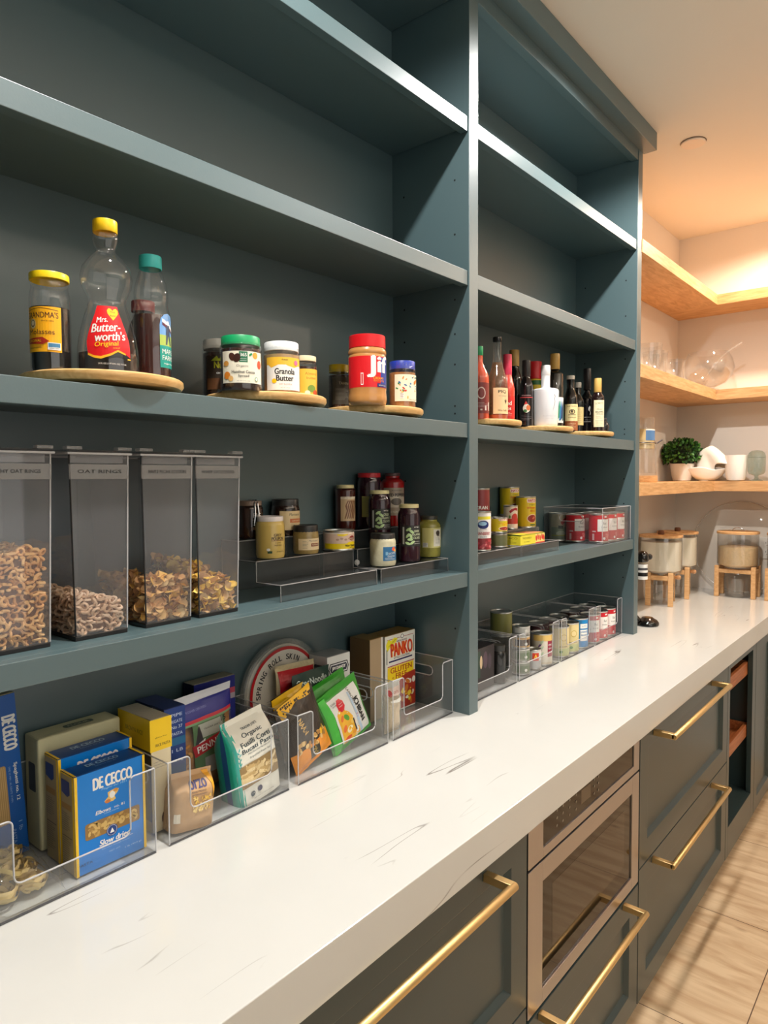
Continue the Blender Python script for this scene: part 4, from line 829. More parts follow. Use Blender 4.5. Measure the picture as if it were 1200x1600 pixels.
# ------------------------------------------------------------------ bay 2, fourth shelf
a = Art().rect(-.060, .060, .004, .1, C_(150, 56, 56)).text('CRAN', -.002, .080, .040, .010, WHT, bold=.03).poly([(-.02, .055), (0, .064), (.02, .055), (.02, .04), (-.02, .04)], C_(220, 220, 220))
def cran_art():
    a = Art().rect(-.070, .070, .005, .038, C_(150, 44, 52)).rect(-.070, .070, .038, .108, C_(236, 232, 230)).rect(-.030, .030, .093, .102, C_(240, 226, 60)).ell(0, .078, .018, .012, NAVY).ell(-.002, .081, .013, .006, C_(150, 190, 220)).text('Ocean', 0, .066, .020, .004, NAVY).text('CRANBERRY', 0, .052, .050, .009, C_(170, 30, 40), bold=.02).text('SAUCE', 0, .042, .020, .004, NAVY)
    rnd = random.Random(4)
    for k in range(30): a.ell(rnd.uniform(-.04, .04), rnd.uniform(.008, .034), .004, .0035, C_(190, 70, 80) if k % 3 else C_(220, 130, 130), 8)
    return a
can('cranberry_can', 'stacked cranberry can with a blue oval badge on its white label, beside the divider', .201, .092, S1, .0325, .117, C_(226, 224, 222), cran_art(), rz=-.35)
a = Art().rect(-.060, .060, .006, .10, C_(140, 50, 50)).text('CRAN', .0, .080, .042, .010, WHT, bold=.03).poly([(-.03, .046), (-.01, .062), (.014, .058), (.03, .04), (.03, .03), (-.03, .03)], C_(214, 214, 216))
can('cranberry_can', 'dark red can with white letters behind the white and blue cranberry can', .292, .152, S2, .0330, .140, C_(140, 50, 50), a, rz=-.4)
def hatch_art(w, h, sauce='RED ENCHILADA', low='SAUCE'):
    a = Art().poly([(-.008, h*.88), (-.006, h*.93), (.030, h*.93), (.034, h*.88), (.030, h*.80), (-.006, h*.80)], C_(240, 220, 206)).text('HATCH', .013, h*.865, .034, h*.085, C_(176, 24, 30), bold=.03).text('Organic', .013, h*.73, .026, h*.05, C_(60, 110, 50), shear=.2).text(sauce, .011, h*.64, .036, h*.055, C_(220, 110, 20), bold=.02).text(low, .015, h*.54, .022, h*.055, C_(210, 80, 20), bold=.02)
    a.ell(.013, h*.30, .021, h*.14, C_(236, 214, 170)).ell(.013, h*.30, .018, h*.115, C_(150, 44, 30)).ell(.018, h*.32, .008, h*.03, C_(206, 110, 80), 12, .5).rect(.004, .026, h*.08, h*.12, C_(60, 100, 50)); return a
HY = C_(222, 196, 28)
can('enchilada_sauce_can', 'tall yellow sauce can at the back of the top step', .602, .2205, S3, .0345, .100, HY, hatch_art(.1, .100), rz=-.40)
can('enchilada_sauce_can', 'tall yellow sauce can with a bowl picture in front on the middle step', .600, .162, S2+.0005, .0001+.0275, .001+.107, HY, hatch_art(.1, .108), rz=-.35) if 0 else can('enchilada_sauce_can', 'tall yellow sauce can with a bowl picture standing nearer than its twin', .590, .150, S2, .0345, .108, HY, hatch_art(.1, .108), rz=-.40)
a = hatch_art(.1, .047, 'GREEN CHILES', 'MILD')
can('green_chile_can', 'small low yellow can between the cranberry and tomato cans', .324, .102, S1+.0445, .0285, .049, HY, a, rz=-.40)
can('diced_chile_can', 'small low can under the yellow chile can beside the flat box', .352, .099, S1, .029, .049, C_(96, 92, 50), None) if 0 else None
can('relish_can', 'small dull green can underneath the small yellow can', .324, .102, S1, .0285, .043, C_(96, 96, 62), None)
a = Art().rect(-.045, .045, .005, .018, C_(236, 226, 210)).rect(-.045, .045, .018, .036, C_(196, 60, 44)).ell(.008, .040, .012, .013, C_(200, 60, 44)).poly([(-.012, .060), (-.004, .068), (.010, .072), (.020, .070), (.020, .062), (.006, .064), (-.008, .054)], C_(170, 30, 44)).ell(-.010, .042, .003, .005, C_(90, 140, 70))
can('tomato_paste_can', 'slim white and red tomato can between the small and tall yellow cans', .494, .155, S2, .0238, .080, C_(226, 214, 196), a, rz=-.40)
# flat yellow box
YB = C_(236, 222, 60)
a = Art().poly([(.018, .0), (.082, .0), (.082, .033), (.016, .033)], C_(244, 226, 130))
for k, xx in enumerate((.024, .036, .050, .064, .075)): a.ell(xx, .017+.003*(k % 2), .0055, .010, C_(214, 50, 36), 10, .2)
a.text('TACO SHELLS', -.040, .022, .060, .006, C_(90, 80, 20)).text('12 CRISPY', -.038, .010, .040, .003, C_(120, 100, 20)).rect(-.082, .082, .0315, .033, C_(50, 90, 40)).poly([(.018, 0), (.082, 0), (.082, .004), (.018, .004)], C_(214, 60, 50))
l = Art().text('TACO', .0, .022, .040, .006, C_(120, 100, 20)).lines(-.028, .02, .014, 3, .004, C_(120, 100, 20)); l.rect(-.034, .034, .030, .033, C_(50, 90, 40))
tp = Art().rect(-.082, .082, .006, .066, C_(226, 150, 100)).rect(-.082, -.02, .006, .066, C_(232, 214, 60))
carton('taco_shell_box', 'flat yellow box lying on the front step below the yellow cans', .474, .062, S1, .164, .062, .033, dict(front=YB, side=YB, top=YB), a, l, tp, flap=False)
# clear bin with red bean cans
def storage_bin(x0, x1, z0, label, y0=.045, y1=.25, h=.147, ucut=True, group='clear acrylic storage bins'):
    t = thing('storage_bin', label, 'bin', (x0, y0, z0), 0, group); w = x1-x0; d = y1-y0; th = .0024
    MB().box(0, w, 0, d, .0005, .003, ACRYL).box(-.0003, w+.0003, -.0003, .0008, .0005, .0042, ACRYL_DARK).build('base', t)
    r = .012; cl, cb = .045, .050
    if ucut:
        cut_ = [(cl, h)] + [(cl+r-r*math.cos(a*PI/10), cb+r-r*math.sin(a*PI/10)) for a in range(6)] + [(w-cl-r+r*math.sin(a*PI/10), cb+r-r*math.cos(a*PI/10)) for a in range(6)] + [(w-cl, h)]
        # rounded shoulders
        sh = .008; loopL = [(cl-sh+sh*math.sin(a*PI/8), h-sh+sh*math.cos(a*PI/8)) for a in range(5)]; loopR = [(w-cl+sh-sh*math.cos(a*PI/8), h-sh+sh*math.sin(a*PI/8)) for a in range(5)]
        mid = cut_[1:-1]; top = loopL+mid+loopR
    else: top = []
    o = [(0, .003), (0, h)] + top + [(w, h), (w, .003)]
    v, f = outline_mesh([o], th, ACRYL); m = MB(); m.add([(x, c+th/2, y) for x, y, c in v], f, ACRYL); m.build('front_panel', t)
    MB().box(th, w-th, d-th, d, .003, h, ACRYL).build('back_panel', t)
    oh = rnd_rect(d*.32, d*.72, h*.62, h*.80, h*.088, 4)
    for xx in (0, w-th):
        v, f = outline_mesh([[(th, .003), (d-th, .003), (d-th, h), (th, h)], oh], th, ACRYL); m = MB(); m.add([(xx+c+th/2, x, y) for x, y, c in v], f, ACRYL)
        m.tube([(xx+th/2, p[0], p[1]) for p in oh], .0016, ACRYL_EDGE, seg=6, closed=True); m.build('side_panel', t)
    m = MB(); rim = [(x, th/2, z) for x, z in ([(0, h)]+top+[(w, h)])]
    m.tube(rim, .0014, ACRYL_EDGE, seg=6); m.tube([(0, 0, h), (0, d, h), (w, d, h), (w, 0, h)], .0013, ACRYL_EDGE, seg=6)
    for xx in (0, w): m.tube([(xx, 0, .003), (xx, 0, h)], .0012, ACRYL_EDGE, seg=6)
    m.build('rim', t)
    return t
storage_bin(.925, 1.208, DZ, 'clear acrylic bin of red bean cans on the fourth shelf at the right end', .014, .252, .135, ucut=False)
def red_art(h=.11):
    a = Art().rect(-.014, .034, h*.38, h*.80, WHT).text('Red', .014, h*.66, .014, .010, C_(60, 60, 60)).text('Kidney', .014, h*.52, .026, .007, C_(60, 60, 60)).rect(.012, .024, h*.86, h*.91, WHT).ell(.012, h*.14, .005, .005, C_(236, 226, 226)).rect(-.034, -.026, h*.08, h*.30, C_(226, 180, 180)).rect(-.034, -.020, h*.36, h*.40, C_(236, 196, 196))
    for x, y in ((.022, .20), (.028, .26), (.020, .28), (.030, .18), (.034, .24)): a.ell(x, h*y, .005, .003, C_(226, 120, 116), 10, .6)
    return a
RC = C_(196, 20, 36)
red0 = can('kidney_bean_can', 'red bean can with a white label, front left in the shelf bin', 1.000, .060, DZ+.0035, .0372, .108, RC, red_art(), rz=-.55, group='red bean cans in the shelf bin')
for x, y, rz, lab in ((.975, .142, -.5, 'red bean can directly behind the front left can in the shelf bin'), (1.083, .060, -.3, 'red bean can in the middle of the shelf bin\'s front row'), (1.163, .060, -.2, 'red bean can with a white label at the right end of the shelf bin'), (1.060, .142, -.4, 'red bean can in the middle of the second row of the shelf bin'), (1.142, .142, -.4, 'red bean can at the right of the second row of the shelf bin')):
    c = copy_tree(red0); c.location = (x, y, DZ+.0035); c.rotation_euler[2] = rz-.34; c['label'] = lab
a = Art().rect(-.040, .040, .006, .054, C_(110, 120, 100)).ell(0, .030, .020, .010, C_(150, 160, 140)).rect(-.04, .04, .02, .024, C_(140, 140, 50)).poly([(-.004, .072), (.010, .086), (.026, .092), (.030, .084), (.014, .070), (.004, .062)], C_(150, 40, 40)).rect(-.012, .008, .048, .060, C_(50, 60, 50))
can('bean_can', 'grey-green can with a red swoosh at the back left of the shelf bin', .968, .213, DZ+.0035, .0345, .110, C_(150, 142, 120), a, rz=-.35)
# ------------------------------------------------------------------ bins on the countertop
CT = .9202; BZ = CT+.0032
storage_bin(-1.188, -.914, CT, 'clear acrylic bin of blue pasta boxes at the left end of the counter')
storage_bin(-.888, -.609, CT, 'clear acrylic bin holding the pasta bags, second from the left')
storage_bin(-.583, -.290, CT, 'clear acrylic bin holding the noodle packs, third from the left')
storage_bin(-.270, -.014, CT, 'clear acrylic bin with the breadcrumb box, left of the divider')
storage_bin(.062, .340, CT, 'clear acrylic bin of spices just right of the divider')
storage_bin(.356, .634, CT, 'clear acrylic bin with stacked small tins and an olive-green can')
storage_bin(.652, .932, CT, 'clear acrylic bin with pale yellow cans and a blue can')
storage_bin(.947, 1.208, CT, 'clear acrylic bin of red bean cans on the counter at the right end')

# -- pasta boxes
BLU = C_(0, 124, 214, r=.32); DBL = C_(0, 62, 128, r=.35); PYEL = C_(244, 200, 30)
PASTA = [C_(196, 158, 84), C_(214, 178, 104), C_(170, 130, 62)]
def elbow_box(label, x, y, w, h, d, extra=None, rz=0.0):
    a = Art().text('DE CECCO', .004, h*.862, w*.57, h*.120, WHT, bold=.035).text('Magno del 1831', .006, h*.785, w*.36, .0045, C_(150, 200, 236), shear=.2)
    a.poly([(-.006, h*.735), (.0, h*.745), (.006, h*.75), (.014, h*.74), (.012, h*.71), (.006, h*.68), (.008, h*.645), (.003, h*.63), (-.010, h*.635), (-.012, h*.655), (-.005, h*.69)], C_(230, 190, 110)).ell(.002, h*.70, .005, .006, WHT).ell(.008, h*.735, .004, .003, C_(214, 150, 60)).ell(-.006, h*.645, .005, .003, C_(206, 120, 50))
    a.text('Elbows', -.014, h*.565, .026, .0062, WHT, shear=.2, bold=.02).text('no. 81', .014, h*.565, .018, .0045, WHT).text('COOKING TIME 8 MIN', .0, h*.532, .026, .002, C_(180, 214, 240))
    a.poly(rnd_rect(-w*.37, w*.41, h*.325, h*.49, .004), C_(150, 112, 54)).elbows(-w*.37, w*.41, h*.327, h*.488, 60, .0062, PASTA, 5)
    a.ell(.0, h*.335, .0098, .0098, C_(24, 60, 130)).ell(0, h*.335, .0085, .0085, WHT).ell(0, h*.335, .008, .008, C_(24, 60, 130)).poly([(-.004, h*.31), (0, h*.36), (.004, h*.31)], WHT)
    a.text('Slow dried', .005, h*.245, w*.44, .0095, WHT, shear=.15, bold=.03).rect(-w*.42, w*.30, h*.205, h*.209, WHT).text('Extruded through bronze', .006, h*.175, w*.40, .0026, C_(150, 200, 236)).text('NET WT', .004, h*.125, w*.16, .0026, C_(150, 200, 236)).text('1 lb (454 g)', w*.30, h*.095, w*.24, .0034, C_(170, 210, 240)).text('PASTA', -w*.38, h*.10, w*.20, .0042, C_(30, 60, 90))
    a.rect(-w/2, -w/2+.0045, 0, h, PYEL).rect(w/2-.0045, w/2, 0, h, PYEL)
    l = Art().rect(-d/2, d/2, h*.985, h, PYEL).rect(d/2-.007, d/2, 0, h, PYEL)
    l.poly([(-d*.42, h*.93), (d*.18, h*.93), (d*.18, h*.80), (0, h*.77), (-d*.42, h*.80)], C_(40, 66, 130)).rect(-d*.42, d*.28, h*.64, h*.70, C_(170, 130, 60)).lines(-d*.42, d*.2, h*.60, 9, .0035, C_(60, 60, 64)).lines(-d*.42, d*.2, h*.34, 12, .0036, C_(70, 66, 60)).rect(-d*.42, d*.28, h*.36, h*.366, BLK)
    tp = Art().text('DE CECCO', 0, d*.60, w*.46, d*.24, C_(150, 180, 206), bold=.03).text('Elbows no. 81', 0, d*.34, w*.30, d*.08, C_(120, 160, 200)).rect(-w/2, -w/2+.004, 0, d, PYEL).rect(w/2-.004, w/2, 0, d, PYEL)
    t = carton('pasta_box', label, x, y, BZ, w, d, h, dict(front=BLU, side=C_(176, 156, 110), top=DBL), a, l, tp, cat='box', rz=rz)
    return t
elbow_box('bright blue elbow pasta box with a full pasta window, in front of its twin', -.978, .072, .123, .163, .046)
elbow_box('blue elbow pasta box behind the front one, only top and left edge showing', -.972, .130, .131, .176, .048)
CREAM = M((206, 200, 160), rough=.6, bump=.3, scale=50, name='cream_paper')
tp = Art().poly(rnd_rect(-.020, .034, .016, .032, .006), C_(70, 84, 70)).text('FLOUR', .007, .024, .038, .008, C_(190, 190, 150)).lines(-.06, .06, .010, 1, .003, GRY)
carton('flour_packet', 'cream paper packet with a small dark oval on top, behind the blue elbow boxes', -.966, .194, BZ, .150, .054, .195, dict(front=CREAM, side=CREAM, top=CREAM), Art().rect(-.07, .07, .02, .165, C_(214, 206, 160)), Art().poly(rnd_rect(-.012, .014, .10, .15, .004), C_(60, 66, 80)), tp, flap=False, bev=.004, cat='packet')
a = Art().text('DE CECCO', .019, .213, .060, .021, WHT, rot=-PI/2, bold=.04).text('Spaghetti no. 12', .023, .127, .066, .0068, WHT, rot=-PI/2, bold=.02).text('TIME 12 MIN - AL DENTE 10 MIN', .0135, .125, .062, .003, C_(150, 180, 214), rot=-PI/2).poly(rnd_rect(-.03, .008, .06, .160, .004), C_(176, 140, 84))
for k in range(12): a.rect(-.0285+k*.003, -.0275+k*.003, .062, .158, C_(206, 172, 112)); 
a.text('1 lb', .023, .05, .016, .006, C_(150, 180, 214), rot=-PI/2).text('PASTA', .012, .035, .024, .006, C_(150, 180, 214), rot=-PI/2)
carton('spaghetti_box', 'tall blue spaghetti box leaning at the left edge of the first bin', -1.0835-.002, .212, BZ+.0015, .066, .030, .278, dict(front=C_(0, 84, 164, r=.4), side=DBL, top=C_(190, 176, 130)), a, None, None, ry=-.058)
# pasta nests in a clear bag
NEST = [M((222, 196, 128), rough=.6), M((232, 208, 146), rough=.6), M((206, 178, 108), rough=.6)]
t = thing('pasta_nest_bag', 'clear bag of pale yellow tagliatelle nests lying at the front left', 'bag', (-1.115, .118, BZ+.001))
m = MB(); rnd = random.Random(12)
for cx, cy, cz in ((-.030, -.030, .016), (.012, .008, .018), (-.026, .050, .020), (.014, -.026, .016), (.0, .03, .040), (-.012, -.018, .040)):
    for k in range(16):
        a0 = rnd.uniform(0, 6.28); tilt = Matrix.Rotation(rnd.uniform(-.5, .5), 3, 'X') @ Matrix.Rotation(rnd.uniform(-.4, .4), 3, 'Y'); R = rnd.uniform(.010, .026); span = rnd.uniform(2.5, 5); N = 12; wd = .0036; vs = []
        for i in range(N+1):
            aa = a0+span*i/N; p = tilt @ Vector((R*math.cos(aa), R*math.sin(aa)*.85, .004*math.sin(aa*3+k))); h = tilt @ Vector((.3*math.cos(aa), .3*math.sin(aa), 1)).normalized()*wd
            q = Vector((cx, cy, cz))+p
            for w_ in (q-h, q+h): vs.append((max(-.066, min(.050, w_.x)), max(-.066, min(.10, w_.y)), max(.0015, w_.z)))
        m.add(vs, [(2*i, 2*i+2, 2*i+3, 2*i+1) for i in range(N)], rnd.choice(NEST), True)
m.build('pasta_nests', t, normals=False)
m = MB(); nx, ny = 26, 26; vs = []
for j in range(ny+1):
    for i in range(nx+1):
        u, v = i/nx*2-1, j/ny*2-1; e = max(0, 1-abs(u)**4)*max(0, 1-abs(v)**4)
        vs.append((-.010+u*.060, .014+v*.082, .0005+.056*e**.6*(.8+.35*noise.noise(Vector((u*2.4, v*2.6, 3))))+.004*noise.noise(Vector((u*8, v*8, 1)))*e))
m.add(vs, [(j*(nx+1)+i, j*(nx+1)+i+1, (j+1)*(nx+1)+i+1, (j+1)*(nx+1)+i) for j in range(ny) for i in range(nx)], clear((.97, .97, .95), .03, .08, 1.35, name='clear_film'), True)
m.build('clear_film', t, normals=False)

# -- second bin
FILM = clear((.93, .93, .92), .05, .10, 1.4, name='pouch_film')
def side_grid_pouch(name, label, x, y, z, w, h, th, front, left, art, rz, ry, rx=0, seed=0, p=7, seal=.02, cat='bag', lart=None, content_bump=0, group=None):
    """block-bottom bag: rounded-rectangle section that pinches to a flat seam at the top; left = list of (y0, y1, material) bands over the depth"""
    t = thing(name, label, cat, (x, y, z), rz, group, rx=rx, ry=ry)
    def sec(v):
        k = min(1, max(0, (h-seal-v)/(h*.30))); k = math.sin(k*PI/2)**.9; return th/2*k+.0008, w/2*(1-.05*(1-k))
    def wob(a, b, c): return .0016*noise.noise(Vector((a*30+seed, b*30, c*30+seed)))+.0009*noise.noise(Vector((a*90+seed, b*90, c*90)))
    def F(xx, v, d):
        dh, wh = sec(v); u = max(-1, min(1, xx/(w/2))); yy = dh*(1-abs(u)**p)**(1/p) if abs(u) < 1 else 0
        return (u*wh, -(yy+d)+wob(xx, v, 0), v)
    m = MB(); ny = 30
    us = [math.sin(k/24*PI-PI/2) for k in range(25)]; us = [s_*(1-.0) for s_ in us]
    vs = [F(u*w/2, j/ny*h, 0) for j in range(ny+1) for u in us]; n = len(us)
    fs = [(j*n+i, j*n+i+1, (j+1)*n+i+1, (j+1)*n+i) for j in range(ny) for i in range(n-1)]
    m.add(vs, fs, front, True)
    vs2 = [(a, -b, c) for a, b, c in vs]; m.add(vs2, fs, front, True)
    m.add([vs[i] for i in range(n)]+[vs2[i] for i in range(n)], [tuple(range(n))+tuple(range(2*n-1, n-1, -1))], front)
    o = m.build('film', t, normals=False)
    for mi, bands in ((-1, left),):
        if bands:
            mb = MB()
            for b0, b1, mt in bands:      # bands over the left flank, from front (-1) to back (1)
                K = 5; vv = []
                for j in range(ny+1):
                    v = j/ny*h; dh, wh = sec(v)
                    for q in range(K+1):
                        s_ = b0+(b1-b0)*q/K; yy = s_*dh; e = max(0, 1-abs(s_)**p)**(1/p); vv.append((-wh*e-.0009, yy, v))
                mb.add(vv, [(j*(K+1)+i, j*(K+1)+i+1, (j+1)*(K+1)+i+1, (j+1)*(K+1)+i) for j in range(ny) for i in range(K)], mt, True)
            mb.build('side_gusset', t, normals=False)
    if art: mb = MB(); art.bake(mb, lambda a, b, d: F(a, b, d+.0007), sx=.006, sy=.006); mb.build('printed_art', t, normals=False)
    return t
PWHITE = M((228, 226, 214), rough=.4, coat=.2, name='white_bag_film'); TEAL = C_(20, 150, 136, r=.3); DT = C_(30, 90, 150)
a = Art(); DKT = C_(40, 60, 70)
a.text("TRADER JOE'S", .004, .147, .040, .0050, DKT, bold=.01).text('Organic', .003, .136, .050, .0098, DKT, bold=.02).text('Fusilli Corti', .004, .1235, .074, .0090, DKT, bold=.02).text('Bucati Pasta', .006, .112, .082, .0090, DKT, bold=.02).text('MACARONI PRODUCT', .008, .103, .058, .0034, DKT).text('Imported from Italy', .010, .094, .056, .0056, DKT, shear=.15)
for k in range(8): a.ell(-.044+(k % 2)*.004, .084+k*.005, .0035, .0014, C_(90, 170, 170), 8, .8 if k % 2 else 2.3)
a.poly(rnd_rect(-.046, .049, .038, .084, .003), C_(150, 122, 76))
rnd = random.Random(8)
for k in range(30):
    cx, cy, an, L = rnd.uniform(-.034, .038), rnd.uniform(.045, .078), rnd.uniform(-.5, .7), rnd.uniform(.009, .017); c, q = math.cos(an), math.sin(an)
    pts = [(cx+u*L*c-v*.0032*q, cy+u*L*q+v*.0032*c) for u, v in ((-1, -1), (-.5, -1.25), (0, -1), (.5, -1.25), (1, -1), (1.1, 0), (1, 1), (.5, .8), (0, 1), (-.5, .8), (-1, 1), (-1.1, 0))]
    pts = [(max(-.046, min(.049, u)), max(.038, min(.084, v))) for u, v in pts]; a.poly(pts, [C_(214, 190, 140), C_(226, 204, 156), C_(190, 160, 106)][k % 3])
a.ell(-.022, .020, .0055, .0055, C_(70, 80, 90)).text('org', -.022, .020, .007, .003, WHT).ell(-.004, .023, .0058, .0058, C_(60, 60, 90)).text('USDA', -.004, .023, .008, .0025, WHT).text('NET WT. 16 OZ (1 LB) 454g', .004, .009, .050, .0030, GRY).rect(-.052, -.046, .0, .17, C_(60, 170, 156))
side_grid_pouch('fusilli_bag', 'white and teal organic fusilli pasta bag standing in the second bin', -.668, .092, BZ, .110, .170, .066, PWHITE, [(-.985, -.35, C_(40, 180, 156, r=.3)), (-.35, .15, DT), (.15, .985, TEAL)], a, .02, -.145, seed=2, seal=.012)
a = Art().text('orzo', .006, .078, .036, .0125, C_(60, 60, 110), bold=.03).text('LARGE MIDDLE', .004, .0675, .032, .003, C_(60, 60, 80)).text('EASTERN ROMANO', .006, .0625, .030, .003, C_(60, 60, 80)).poly([(.020, .096), (.034, .096), (.040, .080), (.042, .05), (.036, .05), (.034, .075), (.026, .088)], C_(226, 160, 40))
rnd = random.Random(6)
for k in range(60): a.ell(.012+rnd.uniform(-.018, .018), .045+rnd.uniform(-.014, .014), .0032, .0012, rnd.choice([C_(236, 200, 110), C_(226, 184, 84), C_(244, 214, 140)]), 8, rnd.uniform(0, 3)); a.n -= 1
a.rect(-.040, -.030, .018, .034, C_(226, 216, 196))
side_grid_pouch('orzo_bag', 'small tan orzo bag with a crimped top at the front of the second bin', -.826, .082, BZ, .086, .100, .050, M((186, 148, 104), rough=.35, coat=.3, var=.2, scale=60, name='tan_film'), None, a, -.10, .09, seed=5, p=4, seal=.010)
ROT = M((176, 120, 60), rough=.5, bump=1.0, scale=70, var=.5, name='penne_pasta')
a = Art().rect(-.094, .094, .160, .190, C_(30, 34, 130)).rect(-.088, .088, .154, .160, C_(196, 40, 60)).rect(-.088, .088, .150, .154, C_(120, 160, 120)).rect(-.094, .094, .190, .206, C_(226, 226, 232)).text('KOSHER CERTIFIED', .0, .176, .05, .004, C_(120, 130, 200))
a.rect(-.020, .062, .060, .150, C_(90, 120, 84)).rect(-.006, .055, .120, .148, C_(176, 180, 170)).poly([(-.016, .110), (-.008, .142), (-.004, .146), (.000, .130), (.004, .110)], C_(60, 56, 60)).poly([(-.012, .100), (.004, .104), (.008, .118), (-.008, .112)], C_(226, 226, 226)).text("TRADER JOE'S", .026, .136, .040, .004, C_(60, 50, 50)).text('15', .058, .143, .014, .010, BLK, bold=.02)
a.poly([(-.024, .108), (.050, .120), (.056, .100), (-.018, .084)], C_(180, 36, 46)).text('PENNE', .016, .102, .058, .0135, WHT, rot=.14, bold=.02).rect(.004, .05, .045, .078, C_(150, 150, 146)).elbows(-.08, -.02, .02, .12, 30, .008, [C_(190, 130, 60), C_(206, 150, 80), C_(160, 100, 44)], 7)
pouch('penne_bag', 'large clear penne pasta bag with a blue and white top', -.735, .178, BZ, .190, .206, .050, FILM, a, rz=.0, ry=-.06, seed=4, content=ROT, cfill=.72)
f = Art().rect(-.022, .022, .148, .206, C_(246, 206, 20)).text('RICE PASTA', .004, .158, .030, .005, C_(120, 96, 20), bold=.02).lines(-.016, .014, .128, 3, .005, GRY).ell(.008, .022, .010, .014, C_(90, 60, 40)).text('gluten free', .0, .172, .024, .003, C_(120, 96, 20))
l = Art().rect(-.055, .055, .148, .206, C_(236, 196, 16)).rect(-.055, .055, .02, .148, C_(70, 60, 40)).text('BROWN RICE', 0, .178, .06, .008, C_(150, 116, 20))
carton('pasta_carton', 'upright yellow and cream pasta carton with open top flaps in the second bin', -.866, .100, BZ, .040, .112, .206, dict(front=C_(226, 212, 178), side=C_(226, 186, 24), top=C_(170, 160, 140)), f, l, None)
f = Art(); rnd = random.Random(3)
for k, zz in enumerate((.188, .176, .165, .152, .12, .10)): f.text(('PIPE', 'RIGATE', 'No 37', 'PASTA', '1 LB', '454 g')[k], .004, zz, .024, .006, C_(190, 206, 236), bold=.01)
f.rect(-.022, .022, .130, .145, C_(20, 100, 150)).rect(-.022, .022, .06, .09, C_(24, 70, 130))
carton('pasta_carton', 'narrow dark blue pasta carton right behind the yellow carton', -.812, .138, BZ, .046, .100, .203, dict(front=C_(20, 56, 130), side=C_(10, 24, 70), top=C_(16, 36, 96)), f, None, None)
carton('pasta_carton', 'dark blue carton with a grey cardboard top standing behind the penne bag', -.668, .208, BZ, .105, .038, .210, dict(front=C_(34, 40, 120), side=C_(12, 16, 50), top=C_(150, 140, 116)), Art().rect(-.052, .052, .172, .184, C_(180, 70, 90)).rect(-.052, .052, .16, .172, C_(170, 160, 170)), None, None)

# -- third bin
t = thing('rice_paper_pack', 'large round clear pack of spring roll wrappers with a red ring', 'pack', (-.452, .236, BZ+.127), rx=-.04)
RP = clear((.92, .92, .9), .18, .1, 1.4, (.8, .78, .72), name='rice_paper_film')
R_ = .126; ym = lambda x, y, z: (x, z, y)
MB().lathe([(0, -.009), (R_*.96, -.009), (R_, -.005), (R_, .005), (R_*.96, .009), (0, .009)], RP, seg=72, fn=ym).build('clear_shell', t)
m = MB(); m.lathe([(0, -.004), (R_*.90, -.004), (R_*.90, .004), (0, .004)], M((214, 206, 190), rough=.7), seg=64, fn=ym); m.build('rice_paper', t)
a = Art().ell(0, 0, R_*.86, R_*.86, C_(190, 30, 36), 64).ell(0, 0, R_*.80, R_*.80, C_(222, 214, 200), 64)
for k, ch in enumerate('SPRING ROLL SKIN'):
    an = PI*.98-k*.135
    if ch != ' ': a.text(ch, .084*math.cos(an), .084*math.sin(an), .0095 if ch != 'I' else .003, .013, BLK, rot=an-PI/2, bold=.02)
a.ell(0, .030, .020, .024, C_(120, 40, 36)).ell(.01, .034, .012, .012, C_(60, 40, 36)).poly([(-.022, .05), (-.01, .062), (-.004, .05), (.006, .064), (.012, .05)], C_(90, 30, 30)).text('22 CM', -.050, -.045, .030, .010, C_(170, 30, 40), bold=.03, rot=.1).lines(-.06, -.02, -.01, 6, .006, GRY)
mb = MB(); a.bake(mb, lambda x, y, d: (x, -.0095-d, y)); mb.build('printed_label', t, normals=False)
# red noodle pack
a = Art().rect(-.058, .058, .010, .112, C_(196, 24, 38)).text('RICE NOODLES', .006, .080, .06, .008, C_(220, 120, 120)).text('VERMICELLI', .006, .040, .05, .006, C_(220, 130, 120))
RN = M((206, 190, 150), rough=.5, bump=1., scale=90, var=.2, name='rice_noodles')
t = pouch('noodle_pack', 'red and clear rice noodle pack tilted above the noodle bags in the third bin', -.447, .1935, BZ+.075, .126, .125, .036, RN, a, rz=0, rx=-.10, ry=.05, seed=8, content=None, wr=.0022, back=RN, seal_t=.014)
GN = M((24, 52, 44), rough=.4, coat=.2, name='dark_green_film')
a = Art().text('GreeNoodle', .0, .148, .098, .0150, C_(200, 214, 206), bold=.01).text('spinach', -.03, .130, .03, .006, C_(160, 190, 160))
pouch('noodle_pack', 'dark green noodle pack with pale lettering behind the bright green bags', -.430, .160, BZ+.016, .120, .172, .022, GN, a, rz=0, ry=-.02, seed=9)
GB = M((52, 150, 40), rough=.3, coat=.4, name='green_film')
